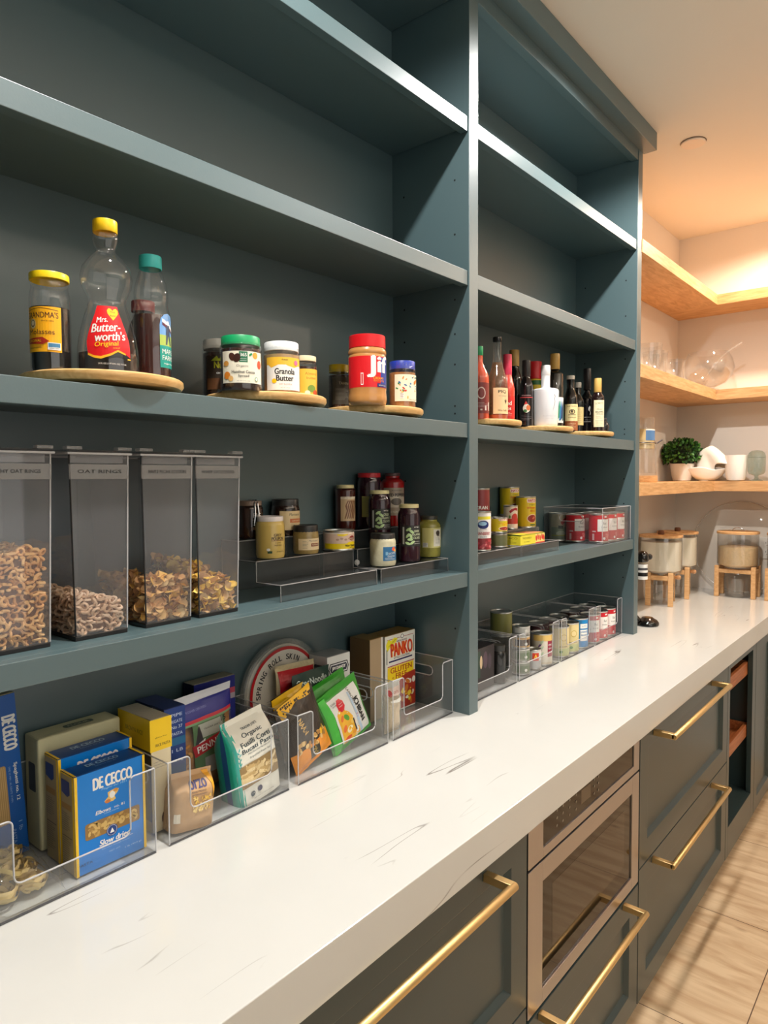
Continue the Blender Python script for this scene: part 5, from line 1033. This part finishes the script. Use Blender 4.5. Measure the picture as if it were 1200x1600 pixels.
def ramen_art(full):
    a = Art()
    if full:
        a.poly([(-.040, .018), (-.044, .128), (.056, .128), (.058, .012)], C_(226, 226, 222)).poly([(-.036, .016), (-.036, .09), (-.020, .104), (.002, .080), (.016, .050), (.020, .016)], C_(240, 180, 40)).poly([(.004, .012), (.012, .012), (.020, .045), (.012, .05)], C_(226, 226, 222))
        a.ell(-.010, .042, .010, .007, C_(250, 236, 190), 14, .4).ell(-.010, .042, .005, .004, C_(250, 190, 30)).ell(-.024, .050, .009, .006, C_(236, 110, 30), 12, 1).ell(-.010, .072, .010, .006, C_(90, 160, 50), 12, 2.2).ell(-.024, .076, .008, .005, C_(230, 120, 50), 12, 1).ell(.004, .056, .007, .005, C_(240, 200, 90), 12, .5).ell(-.022, .024, .012, .006, C_(236, 90, 30), 12, .2).ell(.002, .030, .008, .005, C_(230, 150, 30), 12, .2)
        n = 16; pts = [((.013 if k % 2 else .0115)*math.cos(2*PI*k/n/1.0)-.014, (.016 if k % 2 else .0145)*math.sin(2*PI*k/n)+.105) for k in range(n)]; a.poly(pts, C_(214, 30, 46)).text('SAPPORO', -.014, .109, .016, .002, WHT).text('ORIGINAL', -.014, .104, .014, .002, WHT)
        a.text('SAPPORO', .027, .108, .040, .0075, BLK, rot=-PI/2+.05, bold=.0).text('ICHIBAN', .0375, .068, .062, .0150, BLK, rot=-PI/2+.05, bold=.04).text('CHICKEN', .0235, .058, .036, .0050, C_(214, 50, 90), rot=-PI/2+.05, bold=.02).rect(.006, .010, .03, .06, C_(40, 40, 50)).poly([(.020, .015), (.028, .015), (.024, .12), (.018, .12)], C_(180, 200, 220)).text('KOSHER', -.032, .118, .014, .004, BLK).text('35% OFF', -.032, .112, .012, .003, BLK).text('NOODLES', .0, .012, .028, .003, C_(120, 70, 40))
        a.rect(-.064, -.044, .0, .14, C_(70, 190, 60))
    else:
        a.rect(-.060, .060, .118, .150, C_(60, 150, 50)).rect(-.030, .045, .10, .118, C_(216, 222, 214)).text('ICHIBAN', .010, .109, .036, .007, C_(190, 60, 60)).rect(-.055, -.035, .05, .11, C_(90, 190, 80))
    return a
pouch('instant_noodle_bag', 'green and white instant noodle bag with bold black lettering', -.363, .092, BZ+.014, .138, .146, .034, GB, ramen_art(True), rz=0, ry=-.30, rx=-.12, seed=3, wr=.0022)
pouch('instant_noodle_bag', 'second green instant noodle bag leaning behind the bold-lettered one', -.378, .126, BZ+.014, .138, .155, .030, GB, ramen_art(False), rz=0, ry=-.24, rx=-.08, seed=13, wr=.0022)
a = Art().rect(-.060, .060, 0, .050, C_(236, 150, 40)).rect(-.060, .060, .05, .165, C_(50, 38, 28)).poly([(-.05, .165), (.055, .165), (.05, .142), (.0, .150), (-.05, .135)], C_(236, 180, 30)).text('NAAN', -.012, .098, .040, .012, C_(226, 180, 90), rot=-PI/2+.2, bold=.02).rect(-.012, .016, .012, .042, C_(60, 56, 44)).text('25%', .002, .027, .024, .012, C_(226, 190, 90), rot=-1.2).rect(.028, .044, .046, .064, C_(250, 196, 20))
rnd = random.Random(5)
for k in range(26): a.ell(rnd.uniform(-.05, .05), rnd.uniform(.044, .064), .006, .004, rnd.choice([C_(206, 160, 90), C_(176, 126, 60), C_(236, 200, 130)]), 10, rnd.uniform(0, 3))
pouch('noodle_bag', 'orange and black noodle bag slumped at the left front of the third bin', -.495, .088, BZ+.012, .112, .164, .032, M((60, 40, 26), rough=.3, coat=.5, name='brown_film'), a, rz=.05, ry=-.34, rx=-.08, seed=6, wr=.003)
a = Art().poly([(-.05, .165), (.05, .165), (.03, .13), (-.05, .12)], C_(240, 190, 30)).rect(-.05, .05, .02, .10, C_(90, 64, 40))
pouch('noodle_bag', 'dark noodle bag with a yellow top behind the orange one', -.500, .125, BZ+.006, .100, .166, .026, M((44, 32, 24), rough=.3, coat=.4), a, rz=.05, ry=-.20, rx=-.06, seed=16, wr=.003)
f = Art(); l = Art()
for dx, dz, c in ((.036, .014, BLK), (.033, .0115, C_(220, 220, 220)), (.031, .009, C_(30, 34, 56))): f.poly([(-dx, .172), (-dx*.84, .172+dz), (dx*.84, .172+dz), (dx, .172), (dx*.84, .172-dz), (-dx*.84, .172-dz)], c)
f.text('JIM DANDY', 0, .172, .048, .010, WHT, bold=.03).lines(-.02, .02, .145, 3, .004, GRY)
l.poly([(-.026, .162), (.022, .162), (.028, .172), (.022, .182), (-.026, .182)], C_(50, 54, 66)).text('DANDY', 0, .172, .036, .008, C_(170, 170, 170))
carton('grits_carton', 'white carton with a dark hexagonal badge at the right rear of the third bin', -.336, .162, BZ, .080, .062, .204, dict(front=C_(214, 214, 210), side=C_(190, 190, 188), top=C_(150, 150, 150)), f, l, None, cat='box')
# -- fourth bin
W_, H_ = .131, .213
f = Art().rect(-W_/2+.008, W_/2-.006, H_*.945, H_*.952, C_(170, 40, 40)).ell(.008, H_*.955, .007, .006, C_(40, 40, 60)).ell(.008, H_*.955, .0055, .0045, WHT).text('KIKKOMAN', .006, H_*.905, .044, .005, C_(60, 20, 30), bold=.02).poly([(-.062, H_*.89), (-.052, H_*.955), (-.040, H_*.93), (-.026, H_*.965), (-.012, H_*.945), (-.020, H_*.90), (-.040, H_*.86), (-.058, H_*.80)], C_(236, 222, 40)).text('NEW LARGER', -.036, H_*.90, .034, .004, C_(110, 110, 30), rot=.5)
f.text('PANKO', .007, H_*.80, .096, .036, C_(236, 160, 40), shear=-.05, bold=.05).text('PANKO', .005, H_*.805, .096, .036, C_(206, 36, 30), shear=-.05, bold=.02).text('STYLE COATING', .006, H_*.70, .070, .0055, C_(50, 50, 60), bold=.02).rect(-.050, .052, H_*.655, H_*.675, C_(40, 36, 90)).rect(-.060, -.057, H_*.64, H_*.83, C_(40, 70, 60)).rect(.057, .060, H_*.72, H_*.93, C_(40, 70, 60)).rect(-.056, .060, H_*.600, H_*.612, C_(170, 40, 50))
f.rect(-.056, .058, H_*.42, H_*.595, C_(246, 212, 30)).text('GLUTEN', .003, H_*.545, .094, .0145, C_(176, 60, 30), bold=.03).text('- FREE -', .003, H_*.462, .080, .0145, C_(176, 60, 30), bold=.03).poly([(-.006, H_*.38), (.010, H_*.44), (.030, H_*.46), (.0655, H_*.47), (.0655, H_*.02), (.0, H_*.02)], C_(170, 50, 30))
rnd = random.Random(21)
for k in range(22): f.ell(rnd.uniform(.006, .058), rnd.uniform(H_*.06, H_*.36), rnd.uniform(.005, .012), rnd.uniform(.004, .008), rnd.choice([C_(226, 160, 60), C_(206, 120, 40), C_(246, 214, 60), C_(240, 236, 220), C_(150, 40, 24)]), 10, rnd.uniform(0, 3))
l = Art().rect(-.028, .024, H_*.53, H_*.84, C_(190, 170, 24)).lines(-.024, .018, H_*.82, 12, .005, C_(120, 100, 20)).lines(-.026, .022, H_*.93, 3, .005, C_(150, 130, 110)).rect(-.008, .006, H_*.34, H_*.46, C_(130, 30, 50))
carton('breadcrumb_box', 'white box of breadcrumbs with red lettering and a yellow gluten-free band', -.088, .166, BZ, W_, .062, H_, dict(front=C_(236, 232, 222), side=C_(196, 186, 170), top=C_(150, 116, 50)), f, l, None, cat='box')
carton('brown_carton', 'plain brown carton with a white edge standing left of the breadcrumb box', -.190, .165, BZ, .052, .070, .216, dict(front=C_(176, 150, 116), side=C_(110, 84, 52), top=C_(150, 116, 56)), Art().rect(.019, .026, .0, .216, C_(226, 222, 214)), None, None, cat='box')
CR = M((222, 200, 166), rough=.9, bump=1.0, scale=260, var=.25, name='breadcrumbs')
a = Art().rect(-.026, .026, .098, .116, C_(216, 190, 176)).ell(-.016, .104, .007, .008, C_(200, 30, 40)).text('loris', .004, .106, .022, .008, C_(190, 120, 110), bold=.02).poly([(-.020, .086), (.022, .092), (.026, .084), (.010, .080), (-.016, .082)], C_(236, 232, 220))
pouch('breadcrumb_bag', 'small clear bag of pale breadcrumbs at the left front of the fourth bin', -.236, .078, BZ, .058, .132, .036, FILM, a, rz=-.05, seed=11, content=CR, cfill=.76, wr=.0012)

# -- bay two: spices
a = Art().poly([(-.020, .040), (-.020, .105), (-.014, .120), (0, .125), (.014, .120), (.020, .105), (.020, .040)], C_(222, 206, 176)).ell(.004, .108, .012, .012, C_(130, 40, 30)).ell(.004, .108, .007, .008, C_(170, 90, 60)).text('SZECHUAN', .004, .086, .026, .006, BRN).text('PEPPER', .004, .078, .022, .005, BRN).rect(-.020, .020, .062, .067, C_(60, 90, 60)).text('2 oz', .004, .052, .012, .005, BRN)
jar('spice_jar', 'brown spice jar with a shield-shaped cream label next to the divider in the spice bin', 'jar', .120, .090, BZ, jar_prof(.0255, .150, .020, .130), M((96, 52, 34), rough=.15, coat=.5), (.0225, .146, .168, C_(70, 52, 44), 1), a, rz=-.45)
carton('spice_carton', 'dark spice carton with a grey end panel in the middle of the spice bin', .222, .085, BZ, .100, .090, .128, dict(front=C_(40, 30, 34), side=C_(120, 116, 104), top=C_(36, 30, 34)), Art().rect(-.045, -.030, .04, .12, C_(30, 60, 44)).ell(-.026, .085, .007, .020, C_(216, 190, 150)).ell(-.002, .088, .012, .026, C_(84, 60, 76)).ell(.022, .080, .010, .024, C_(66, 50, 66)), None, None, flap=False)
jar('spice_jar', 'dark glass spice jar at the right side of the spice bin', 'jar', .306, .090, BZ, jar_prof(.0225, .105, .018, .090), M((30, 30, 30), rough=.12, coat=.5), (.020, .100, .118, C_(60, 60, 58)), None)
SB = BZ
can('olive_can', 'lower dark can in the back pair of the tin bin', .480, .182, SB, .0375, .108, C_(60, 60, 50), None, rz=0)
can('olive_can', 'olive-green can standing on top of another at the back of the tin bin', .480, .182, SB+.1085, .0375, .078, C_(116, 116, 60), None, rz=0)
for k, (mt, hh, lab) in enumerate(((C_(120, 130, 110), .042, 'bottom tin of the stack of four at the left of the tin bin'), (C_(130, 140, 120), .042, 'second lowest tin of the stack of four at the left of the tin bin'), (C_(190, 150, 90), .042, 'third tin up with a tan label in the stack of four'), (C_(150, 150, 146), .030, 'topmost shallow tin of the stack of four'))):
    z = SB+[0, .0425, .085, .1275][k]; a = Art().rect(-.030, .030, .010, .030, [C_(90, 110, 80), C_(96, 116, 84), C_(60, 40, 30), C_(190, 190, 186)][k]).ell(.008, .016, .005, .005, C_(226, 226, 220))
    can('small_tin', lab, .436, .083, z, .0290, hh, mt, a, rz=-.4, group='stacked small tins')
a = Art().rect(-.040, .040, .012, .084, C_(214, 206, 190)).rect(.010, .036, .03, .088, C_(150, 30, 60)).text('REFRIED', .022, .070, .018, .006, WHT, rot=0).text('BEANS', .022, .058, .016, .006, WHT).text('FAT FREE', .022, .046, .016, .005, WHT).rect(-.040, .040, .084, .104, C_(226, 190, 110))
for k in range(6): a.ell(-.016+.006*(k % 2), .030+.010*k, .009, .003, [C_(90, 60, 110), C_(170, 190, 160)][k % 2], 12, .9)
can('bean_can', 'patterned can with a crimson panel at the right of the tin bin', .586, .086, SB, .0365, .108, C_(210, 196, 170), a, rz=-.45)
a = Art().rect(-.026, .026, .034, .058, C_(216, 214, 208)).rect(-.012, .010, .030, .056, C_(206, 60, 30)).text('A', -.001, .044, .012, .014, C_(250, 200, 60), bold=.02).rect(-.026, .026, .006, .03, C_(170, 170, 170))
can('small_tin', 'short white tin with an orange square in front of the patterned can', .516, .078, SB, .0240, .066, C_(206, 206, 202), a, rz=-.45)
def yel_art():
    return Art().text('ARTICHOKE', .004, .038, .034, .0045, BLK, bold=.01).rect(-.036, .036, .006, .032, C_(190, 196, 130)).ell(.006, .070, .012, .012, C_(190, 160, 60)).ell(.006, .070, .010, .010, C_(226, 206, 150)).ell(-.004, .020, .006, .005, C_(70, 130, 60))
y0 = can('yellow_can', 'pale yellow can with a green base band, left in the yellow-can bin', .722, .087, SB, .0360, .108, C_(222, 204, 146), yel_art(), rz=-.45, group='pale yellow cans')
c = copy_tree(y0); c.location = (.804, .087, SB); c['label'] = 'pale yellow can in the middle of its bin between its twin and the blue can'
a = Art().rect(-.006, .026, .075, .092, WHT).text('LITE', .010, .0835, .018, .005, C_(40, 120, 180)).rect(-.006, .026, .028, .070, WHT).text('GARBANZO', .010, .062, .030, .006, C_(30, 120, 180), bold=.02).text('BEANS', .010, .050, .026, .006, C_(30, 120, 180), bold=.02).text('15 OZ', .010, .038, .022, .005, C_(30, 120, 180))
can('garbanzo_can', 'bright blue can with white panels at the right of the yellow-can bin', .886, .087, SB, .0360, .112, C_(20, 130, 196), a, rz=-.45)
red1 = can('kidney_bean_can', 'red bean can with a white label, first at the left of the counter bin', .990, .087, SB, .0370, .110, RC, red_art(), rz=-.5, group='red bean cans in the counter bin')
for x, rz, lab in ((1.071, -.4, 'red bean can with a white label, middle of the front row in the counter bin'), (1.152, -.3, 'red bean can with a white label at the right end of the counter bin')):
    c = copy_tree(red1); c.location = (x, .087, SB); c.rotation_euler[2] = rz-.34; c['label'] = lab
# rear rows: dark labelled cans
rear = [(.375+.038, .100, None)]
DC = [C_(40, 44, 60), C_(70, 40, 44), C_(60, 24, 40), C_(44, 50, 44), C_(80, 50, 40)]
protos = [can('dark_can', 'dark labelled can', 0, 0, -5, .0350, .110, DC[i], Art().rect(-.030, .030, .05, .09, [C_(60, 90, 140), C_(130, 60, 60), C_(120, 50, 60), C_(120, 130, 90), C_(120, 70, 50)][i]), group='dark cans in the rear rows of the counter bins') for i in range(5)]
spots = [(.534, .168), (.594, .213), (.700, .164), (.775, .164), (.850, .164), (.690+.004, .2125+.0), (.770, .2125), (.990, .1635), (1.066, .1635), (1.142, .1635)]
spots = [(.570, .198), (.722, .167), (.804, .167), (.886, .167), (.990, .167), (1.070, .167), (1.150, .167)]
wh = ['behind the patterned can in the tin bin', 'behind the left yellow can', 'behind the middle yellow can', 'behind the bright blue can', 'behind the first red can in the counter bin', 'behind the middle red can in the counter bin', 'behind the last red can in the counter bin']
for k, (x, y) in enumerate(spots):
    s_ = protos[k % 5]; o = s_ if k < 5 else copy_tree(s_)
    o.location = (x, y, SB); o.rotation_euler[2] = -.4; o['label'] = 'dark labelled can '+wh[k]
# second layer on the rear cans
for k, (x, y, w_) in enumerate(((.700, .167, 'first'), (.862, .167, 'third'), (1.070, .167, 'fifth'), (1.150, .167, 'sixth'))):
    pass
# ------------------------------------------------------------------ oak corner shelves
def oak_shelf(z, label, th=.053):
    t = thing('corner_shelf', label, 'shelf', (0, 0, z))
    MB().box(1.2625, 2.369, -.004, YW-.001, -th, 0, OAK).build('side_run', t, bevel=.001)
    MB().box(2.3695, XW-.001, -1.6, YW-.001, -th, 0, OAKY).build('end_run', t, bevel=.001)
oak_shelf(2.505, 'topmost thick oak corner shelf right of the teal unit'); oak_shelf(2.012, 'middle thick oak corner shelf with the glass bowl'); oak_shelf(1.533, 'lowest thick oak corner shelf with the potted plant')
GL2 = clear((.975, .97, .96), .015, .02, 1.5, name='clear_glass', lo=.05)
# glasses and punch bowl on the middle shelf
def tumbler(x, y, r, h, label):
    t = thing('glass_tumbler', label, 'glass', (x, y, 2.0122), 0, 'clear glass tumblers')
    MB().lathe([(0, 0), (r*.80, 0), (r*.84, .003), (r, h), (r*.955, h), (r*.80, .012), (0, .010)], GL2, seg=36).build('glass', t)
tumbler(1.52, .06, .060, .118, 'leftmost clear tumbler on the middle oak shelf, partly behind the teal unit'); tumbler(1.66, .075, .055, .108, 'middle clear tumbler of the three on the middle oak shelf'); tumbler(1.93, .075, .052, .105, 'clear tumbler next to the glass punch bowl')
t = thing('punch_bowl', 'round clear glass punch bowl on the middle oak shelf corner', 'bowl', (2.40, .045, 2.0122))
MB().lathe([(0, 0), (.055, 0), (.056, .006), (.030, .012), (.035, .018), (.085, .040), (.118, .080), (.128, .120), (.118, .165), (.098, .200), (.096, .200), (.115, .165), (.125, .120), (.115, .082), (.083, .044), (.035, .022), (0, .02)], GL2, seg=56).build('bowl', t)
t = thing('glass_ladle', 'thin clear ladle leaning out of the punch bowl to the right', 'ladle', (2.40, .045, 2.0122))
MB().tube([(-.01, .02, .05), (-.01, -.03, .13), (-.01, -.09, .19), (-.01, -.165, .235)], .0045, clear((.85, .82, .78), .25, .05, 1.5, (.9, .85, .8)), seg=8).build('handle', t)
MB().lathe([(0, 0), (.02, .004), (.03, .02), (.031, .03), (.029, .03), (.018, .008), (0, .005)], GL2, seg=24).build('scoop', t, loc=(-.01, .03, .026))
# potted plant
t = thing('potted_plant', 'small leafy green plant in a white tapered pot on the lowest oak shelf', 'plant', (2.40, .170, 1.5332))
POT = M((244, 236, 226), rough=.55, name='ceramic_pot')
MB().lathe([(0, 0), (.040, 0), (.046, .004), (.056, .045), (.062, .095), (.058, .095), (.054, .085), (0, .082)], POT, seg=40).build('pot', t)
m = MB(); rnd = random.Random(31); LG = [M((44, 92, 34), rough=.5), M((62, 120, 44), rough=.5), M((32, 70, 28), rough=.55), M((84, 142, 58), rough=.5)]
for k in range(900):
    th, ph = rnd.uniform(0, 6.28), math.acos(rnd.uniform(-.55, 1)); R = .098*(.62+.38*rnd.random()**.5); n = Vector((math.sin(ph)*math.cos(th), math.sin(ph)*math.sin(th), math.cos(ph)*.84))
    c = n*R+Vector((0, 0, .145)); a = Vector((rnd.uniform(-1, 1), rnd.uniform(-1, 1), rnd.uniform(-1, 1))).normalized(); b = (n+a*.8).normalized(); s_ = b.cross(a).normalized(); L = rnd.uniform(.012, .021)
    P = [c, c+b*L*.5+s_*L*.42, c+b*L+s_*L*.2+n*.002, c+b*L*1.15, c+b*L-s_*L*.2+n*.003, c+b*L*.5-s_*L*.42]
    m.add([tuple(p) for p in P], [tuple(range(6))], LG[k % 4])
m.build('foliage', t, normals=False)
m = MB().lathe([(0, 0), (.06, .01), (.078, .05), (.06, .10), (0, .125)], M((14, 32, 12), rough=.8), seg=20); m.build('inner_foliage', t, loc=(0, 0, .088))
# white sculptural shell bowl
t = thing('shell_bowl', 'white wavy open clam-like ceramic bowl behind the plant', 'bowl', (2.42, .055, 1.5332))
CER = M((248, 242, 232), rough=.35, coat=.2, name='glazed_ceramic')
def ruffle(r0, h, tilt, ph, amp, zoff, open_=1.0, flip=1):
    m = MB(); A, B = 48, 10; vs = []
    for side in (0, 1):
        for j in range(B+1):
            q = j/B
            for i in range(A):
                a = 2*PI*i/A; r = r0*(.25+.75*q**.7)*(1+amp*q*math.sin(3*a+ph)); z = h*q**1.8*(1+.5*amp*q*math.cos(4*a+ph))
                rr = r-(.005 if side else 0); zz = z+(.004 if side else 0)
                v = Matrix.Rotation(tilt, 3, 'X') @ Vector((rr*math.cos(a)*.8, rr*math.sin(a), zz*flip)); vs.append((v.x, v.y, v.z+zoff))
    n1 = (B+1)*A; fs = []
    for s_ in (0, n1):
        for j in range(B):
            for i in range(A): fs.append((s_+j*A+i, s_+j*A+(i+1) % A, s_+(j+1)*A+(i+1) % A, s_+(j+1)*A+i))
        fs.append(tuple(s_+i for i in range(A)))
    for i in range(A): fs.append((B*A+i, B*A+(i+1) % A, n1+B*A+(i+1) % A, n1+B*A+i))
    return m.add(vs, fs, CER, True)
ruffle(.092, .062, .06, .4, .17, .004).build('lower_shell', t)
ruffle(.076, .125, -.50, 2.2, .34, .176, flip=-1).build('upper_shell', t)
MB().lathe([(.0, 0), (.03, 0), (.034, .004), (.028, .008), (0, .008)], CER, seg=24).build('foot', t)
t = thing('white_vase', 'plain white rounded cup vase on the lowest oak shelf', 'vase', (2.40, -.100, 1.5332))
MB().lathe([(0, 0), (.032, 0), (.042, .006), (.049, .030), (.052, .080), (.053, .134), (.050, .134), (.048, .08), (.044, .03), (0, .012)], M((244, 238, 230), rough=.4), seg=44).build('cup', t)
t = thing('glass_goblet', 'green-grey glass dome jar on a short stem at the right on the lowest oak shelf', 'glass', (2.40, -.196, 1.5332))
GG = clear((.70, .76, .72), .12, .03, 1.5, (.5, .58, .52), name='green_glass', lo=.04)
m = MB().lathe([(0, 0), (.030, .001), (.032, .004), (.012, .010), (.008, .020), (.012, .028), (.034, .036), (.041, .050), (.042, .118), (.040, .122)], GG, seg=40).build('goblet', t)
MB().lathe([(.0425, .120), (.0415, .130), (.036, .144), (.024, .154), (0, .158)], GG, seg=40).build('dome_lid', t)
# glass vessel with wooden foot partly behind the teal unit
t = thing('glass_dispenser', 'tall clear glass vessel with a blue label on a wooden foot beside the teal unit', 'dispenser', (1.585, .10, 1.5332))
MB().lathe([(0, 0), (.062, 0), (.064, .004), (.064, .030), (0, .030)], OAK, seg=40).build('wooden_foot', t)
MB().lathe([(0, .031), (.058, .031), (.060, .036), (.058, .16), (.050, .19), (.050, .286), (.047, .290), (.045, .286), (.045, .19), (.055, .15), (.057, .04)], GL2, seg=40).build('glass', t)
m = MB().lathe([(.0, .15), (.050, .15), (.0505, .236), (0, .236)], C_(226, 196, 140), seg=30); a = Art().rect(-.05, .05, .186, .230, C_(90, 130, 176)).rect(-.05, .05, .230, .235, WHT); a.bake(m, cyl_map(.0506), sx=.006); m.build('inner_packet', t)
MB().tube([(.058*math.cos(a*.3), .058*math.sin(a*.3), .175) for a in range(21)], .002, M((70, 60, 60), rough=.3), closed=True).tube([(.04, -.05, .175), (.05, -.07, .190)], .003, M((70, 60, 60), rough=.3)).build('wire_band', t)

# ------------------------------------------------------------------ flour dispensers on the counter
FL = M((252, 244, 224), rough=.8, name='flour'); OATS = M((226, 196, 150), rough=.9, bump=.9, scale=160, var=.25, name='rolled_oats')
def dispenser(x, y, label, content, level=.62, rz=0, wires=False):
    t = thing('grain_dispenser', label, 'dispenser', (x, y, .9205), rz, 'glass grain dispensers with oak stands')
    r = .100; z0 = .150; H = .185
    for sx in (-1, 1):
        for sy in (-1, 1): MB().box(sx*.088-.011, sx*.088+.011, sy*.052-.012, sy*.052+.012, 0, .165, OAKY).build('leg', t, bevel=.002)
    m = MB(); 
    for sx in (-1, 1): m.box(sx*.088-.010, sx*.088+.010, -.040, .040, .128, .150, OAKY)
    for sy in (-1, 1): m.box(-.077, .077, sy*.052-.010, sy*.052+.010, .128, .148, OAKY)
    m.build('stand_frame', t, bevel=.0015)
    MB().lathe([(0, z0+.002), (r*.55, z0), (r*.93, z0+.006), (r, z0+.024), (r, z0+H), (r*.97, z0+H), (r*.965, z0+.026), (r*.55, z0+.006), (0, z0+.006)], GL2, seg=48).build('glass_barrel', t)
    MB().lathe([(0, z0+.008), (r*.6, z0+.008), (r*.93, z0+.022), (r*.955, z0+.034), (r*.955, z0+H*level), (r*.5, z0+H*level+.006), (0, z0+H*level+.004)], content, seg=40).build('contents', t)
    l = MB().lathe([(0, z0+H), (r*1.03, z0+H), (r*1.03, z0+H+.010), (r*1.0, z0+H+.012), (0, z0+H+.012)], OAK, seg=48).build('lid', t)
    if not wires: MB().lathe([(0, 0), (.014, 0), (.016, .006), (.014, .018), (.010, .020), (0, .020)], M((110, 70, 44), rough=.5), seg=20).build('knob', l, loc=(0, 0, z0+H+.012))
    else: MB().tube([(.03*math.cos(a), 0, z0+H+.012+.018*math.sin(a)) for a in [PI*k/8 for k in range(9)]], .002, CHROME).build('lid_handle', l)
    MB().lathe([(0, .118), (.020, .118), (.020, .134), (.012, .150), (0, .150)], CHROME, seg=24).build('outlet', t)
    m = MB().lathe([(0, 0), (.006, .002), (.011, .012), (.012, .022), (.008, .030), (0, .032)], M((226, 170, 120), rough=.45), seg=16, fn=lambda a, b, c: (a, -c, b)); m.build('valve_knob', t, loc=(.045, -.062, .128))
    MB().lathe([(0, .001), (.058, .001), (.060, .004), (.066, .100), (.063, .100), (.056, .006), (0, .005)], GL2, seg=36).build('catch_glass', t)
dispenser(2.00, .148, 'glass flour dispenser on an oak stand, nearest the teal unit', FL, .88, rz=.25)
dispenser(2.27, .150, 'glass flour dispenser on an oak stand, second from the teal unit', FL, .90, rz=.25)
dispenser(2.45, -.105, 'glass dispenser of rolled oats on an oak stand by the far wall', OATS, .62, rz=PI/2, wires=True)
dispenser(2.45, -.345, 'glass dispenser at the right picture edge by the far wall, only its stand leg showing', OATS, .62, rz=PI/2, wires=True)
# round clear platter leaning on the far wall
t = thing('glass_platter', 'large round clear glass platter leaning on the far wall behind the oat dispenser', 'platter', (2.596, -.085, .9215), 0)
Rp = .250; m = MB().lathe([(0, 0), (Rp*.985, 0), (Rp, .003), (Rp*.985, .006), (0, .006)], clear((.985, .98, .97), .0, .03, 1.35, name='platter_glass'), seg=96, fn=lambda x, y, z: (-.012+z*.9+(y+Rp)/(2*Rp)*.022, x, y+Rp)); m.build('disc', t)
m = MB().tube([(-.012+.003+(Rp*math.sin(a)+Rp)/(2*Rp)*.022, Rp*.99*math.cos(a), Rp+Rp*.99*math.sin(a)) for a in [2*PI*k/96 for k in range(96)]], .003, clear((.98, .96, .94), .30, .05, 1.3, (.95, .93, .9)), seg=8, closed=True); m.build('rim', t)
# black appliance: round glossy foot, column, head with chrome spout
t = thing('countertop_appliance', 'black glossy countertop appliance with a round foot and chrome spout, mostly behind the teal unit', 'appliance', (1.435, .018, .9205))
GB_ = M((16, 14, 14), rough=.08, coat=.6, name='gloss_black')
MB().lathe([(0, 0), (.044, 0), (.047, .004), (.046, .014), (.038, .024), (.026, .030), (.022, .034), (0, .034)], GB_, seg=48).build('round_foot', t, loc=(0, 0, 0))
MB().tube([(-.030, .030, .02), (-.070, .075, .10), (-.070, .078, .22), (-.030, .040, .31)], [.014, .012, .012, .016], GB_, seg=16).build('column', t)
MB().lathe([(0, 0), (.022, .002), (.027, .012), (.026, .034), (.016, .046), (0, .05)], GB_, seg=32).build('head', t, loc=(-.020, .018, .272))
MB().lathe([(0, 0), (.012, 0), (.013, .022), (0, .022)], BLACKM, seg=20, fn=lambda a, b, c: (c, a, b)).lathe([(0, .022), (.010, .022), (.012, .030), (.008, .034), (0, .034)], CHROME, seg=20, fn=lambda a, b, c: (c, a, b)).build('spout', t, loc=(.008, .006, .292))
m = MB().lathe([(0, .0), (.022, .0), (.022, .064), (0, .064)], WHITE, seg=28); a = Art().rect(-.06, .06, .040, .050, C_(80, 80, 84)).rect(-.06, .06, .014, .030, BLK).text('120V', .0, .058, .012, .004, BLK); a.bake(m, cyl_map(.022), sx=.004); m.build('label_band', t, loc=(-.020, .018, .200))
# wall outlet
t = thing('wall_outlet', 'white double wall outlet at the right edge of the far wall', 'outlet', (XW-.0005, -.212, 1.17))
MB().box(-.006, 0, -.04, .04, -.058, .058, WHITE).build('cover_plate', t, bevel=.002)
for zz in (-.024, .024):
    m = MB().box(-.0085, -.006, -.017, .017, zz-.017, zz+.017, WHITE)
    for yy, hh in ((-.006, .0045), (.006, .0035)): m.box(-.0088, -.0085, yy-.0012, yy+.0012, zz-hh+.004, zz+hh+.004, BLK)
    m.box(-.0088, -.0085, -.002, .002, zz-.012, zz-.008, BLK); m.build('socket', t, bevel=.0005)
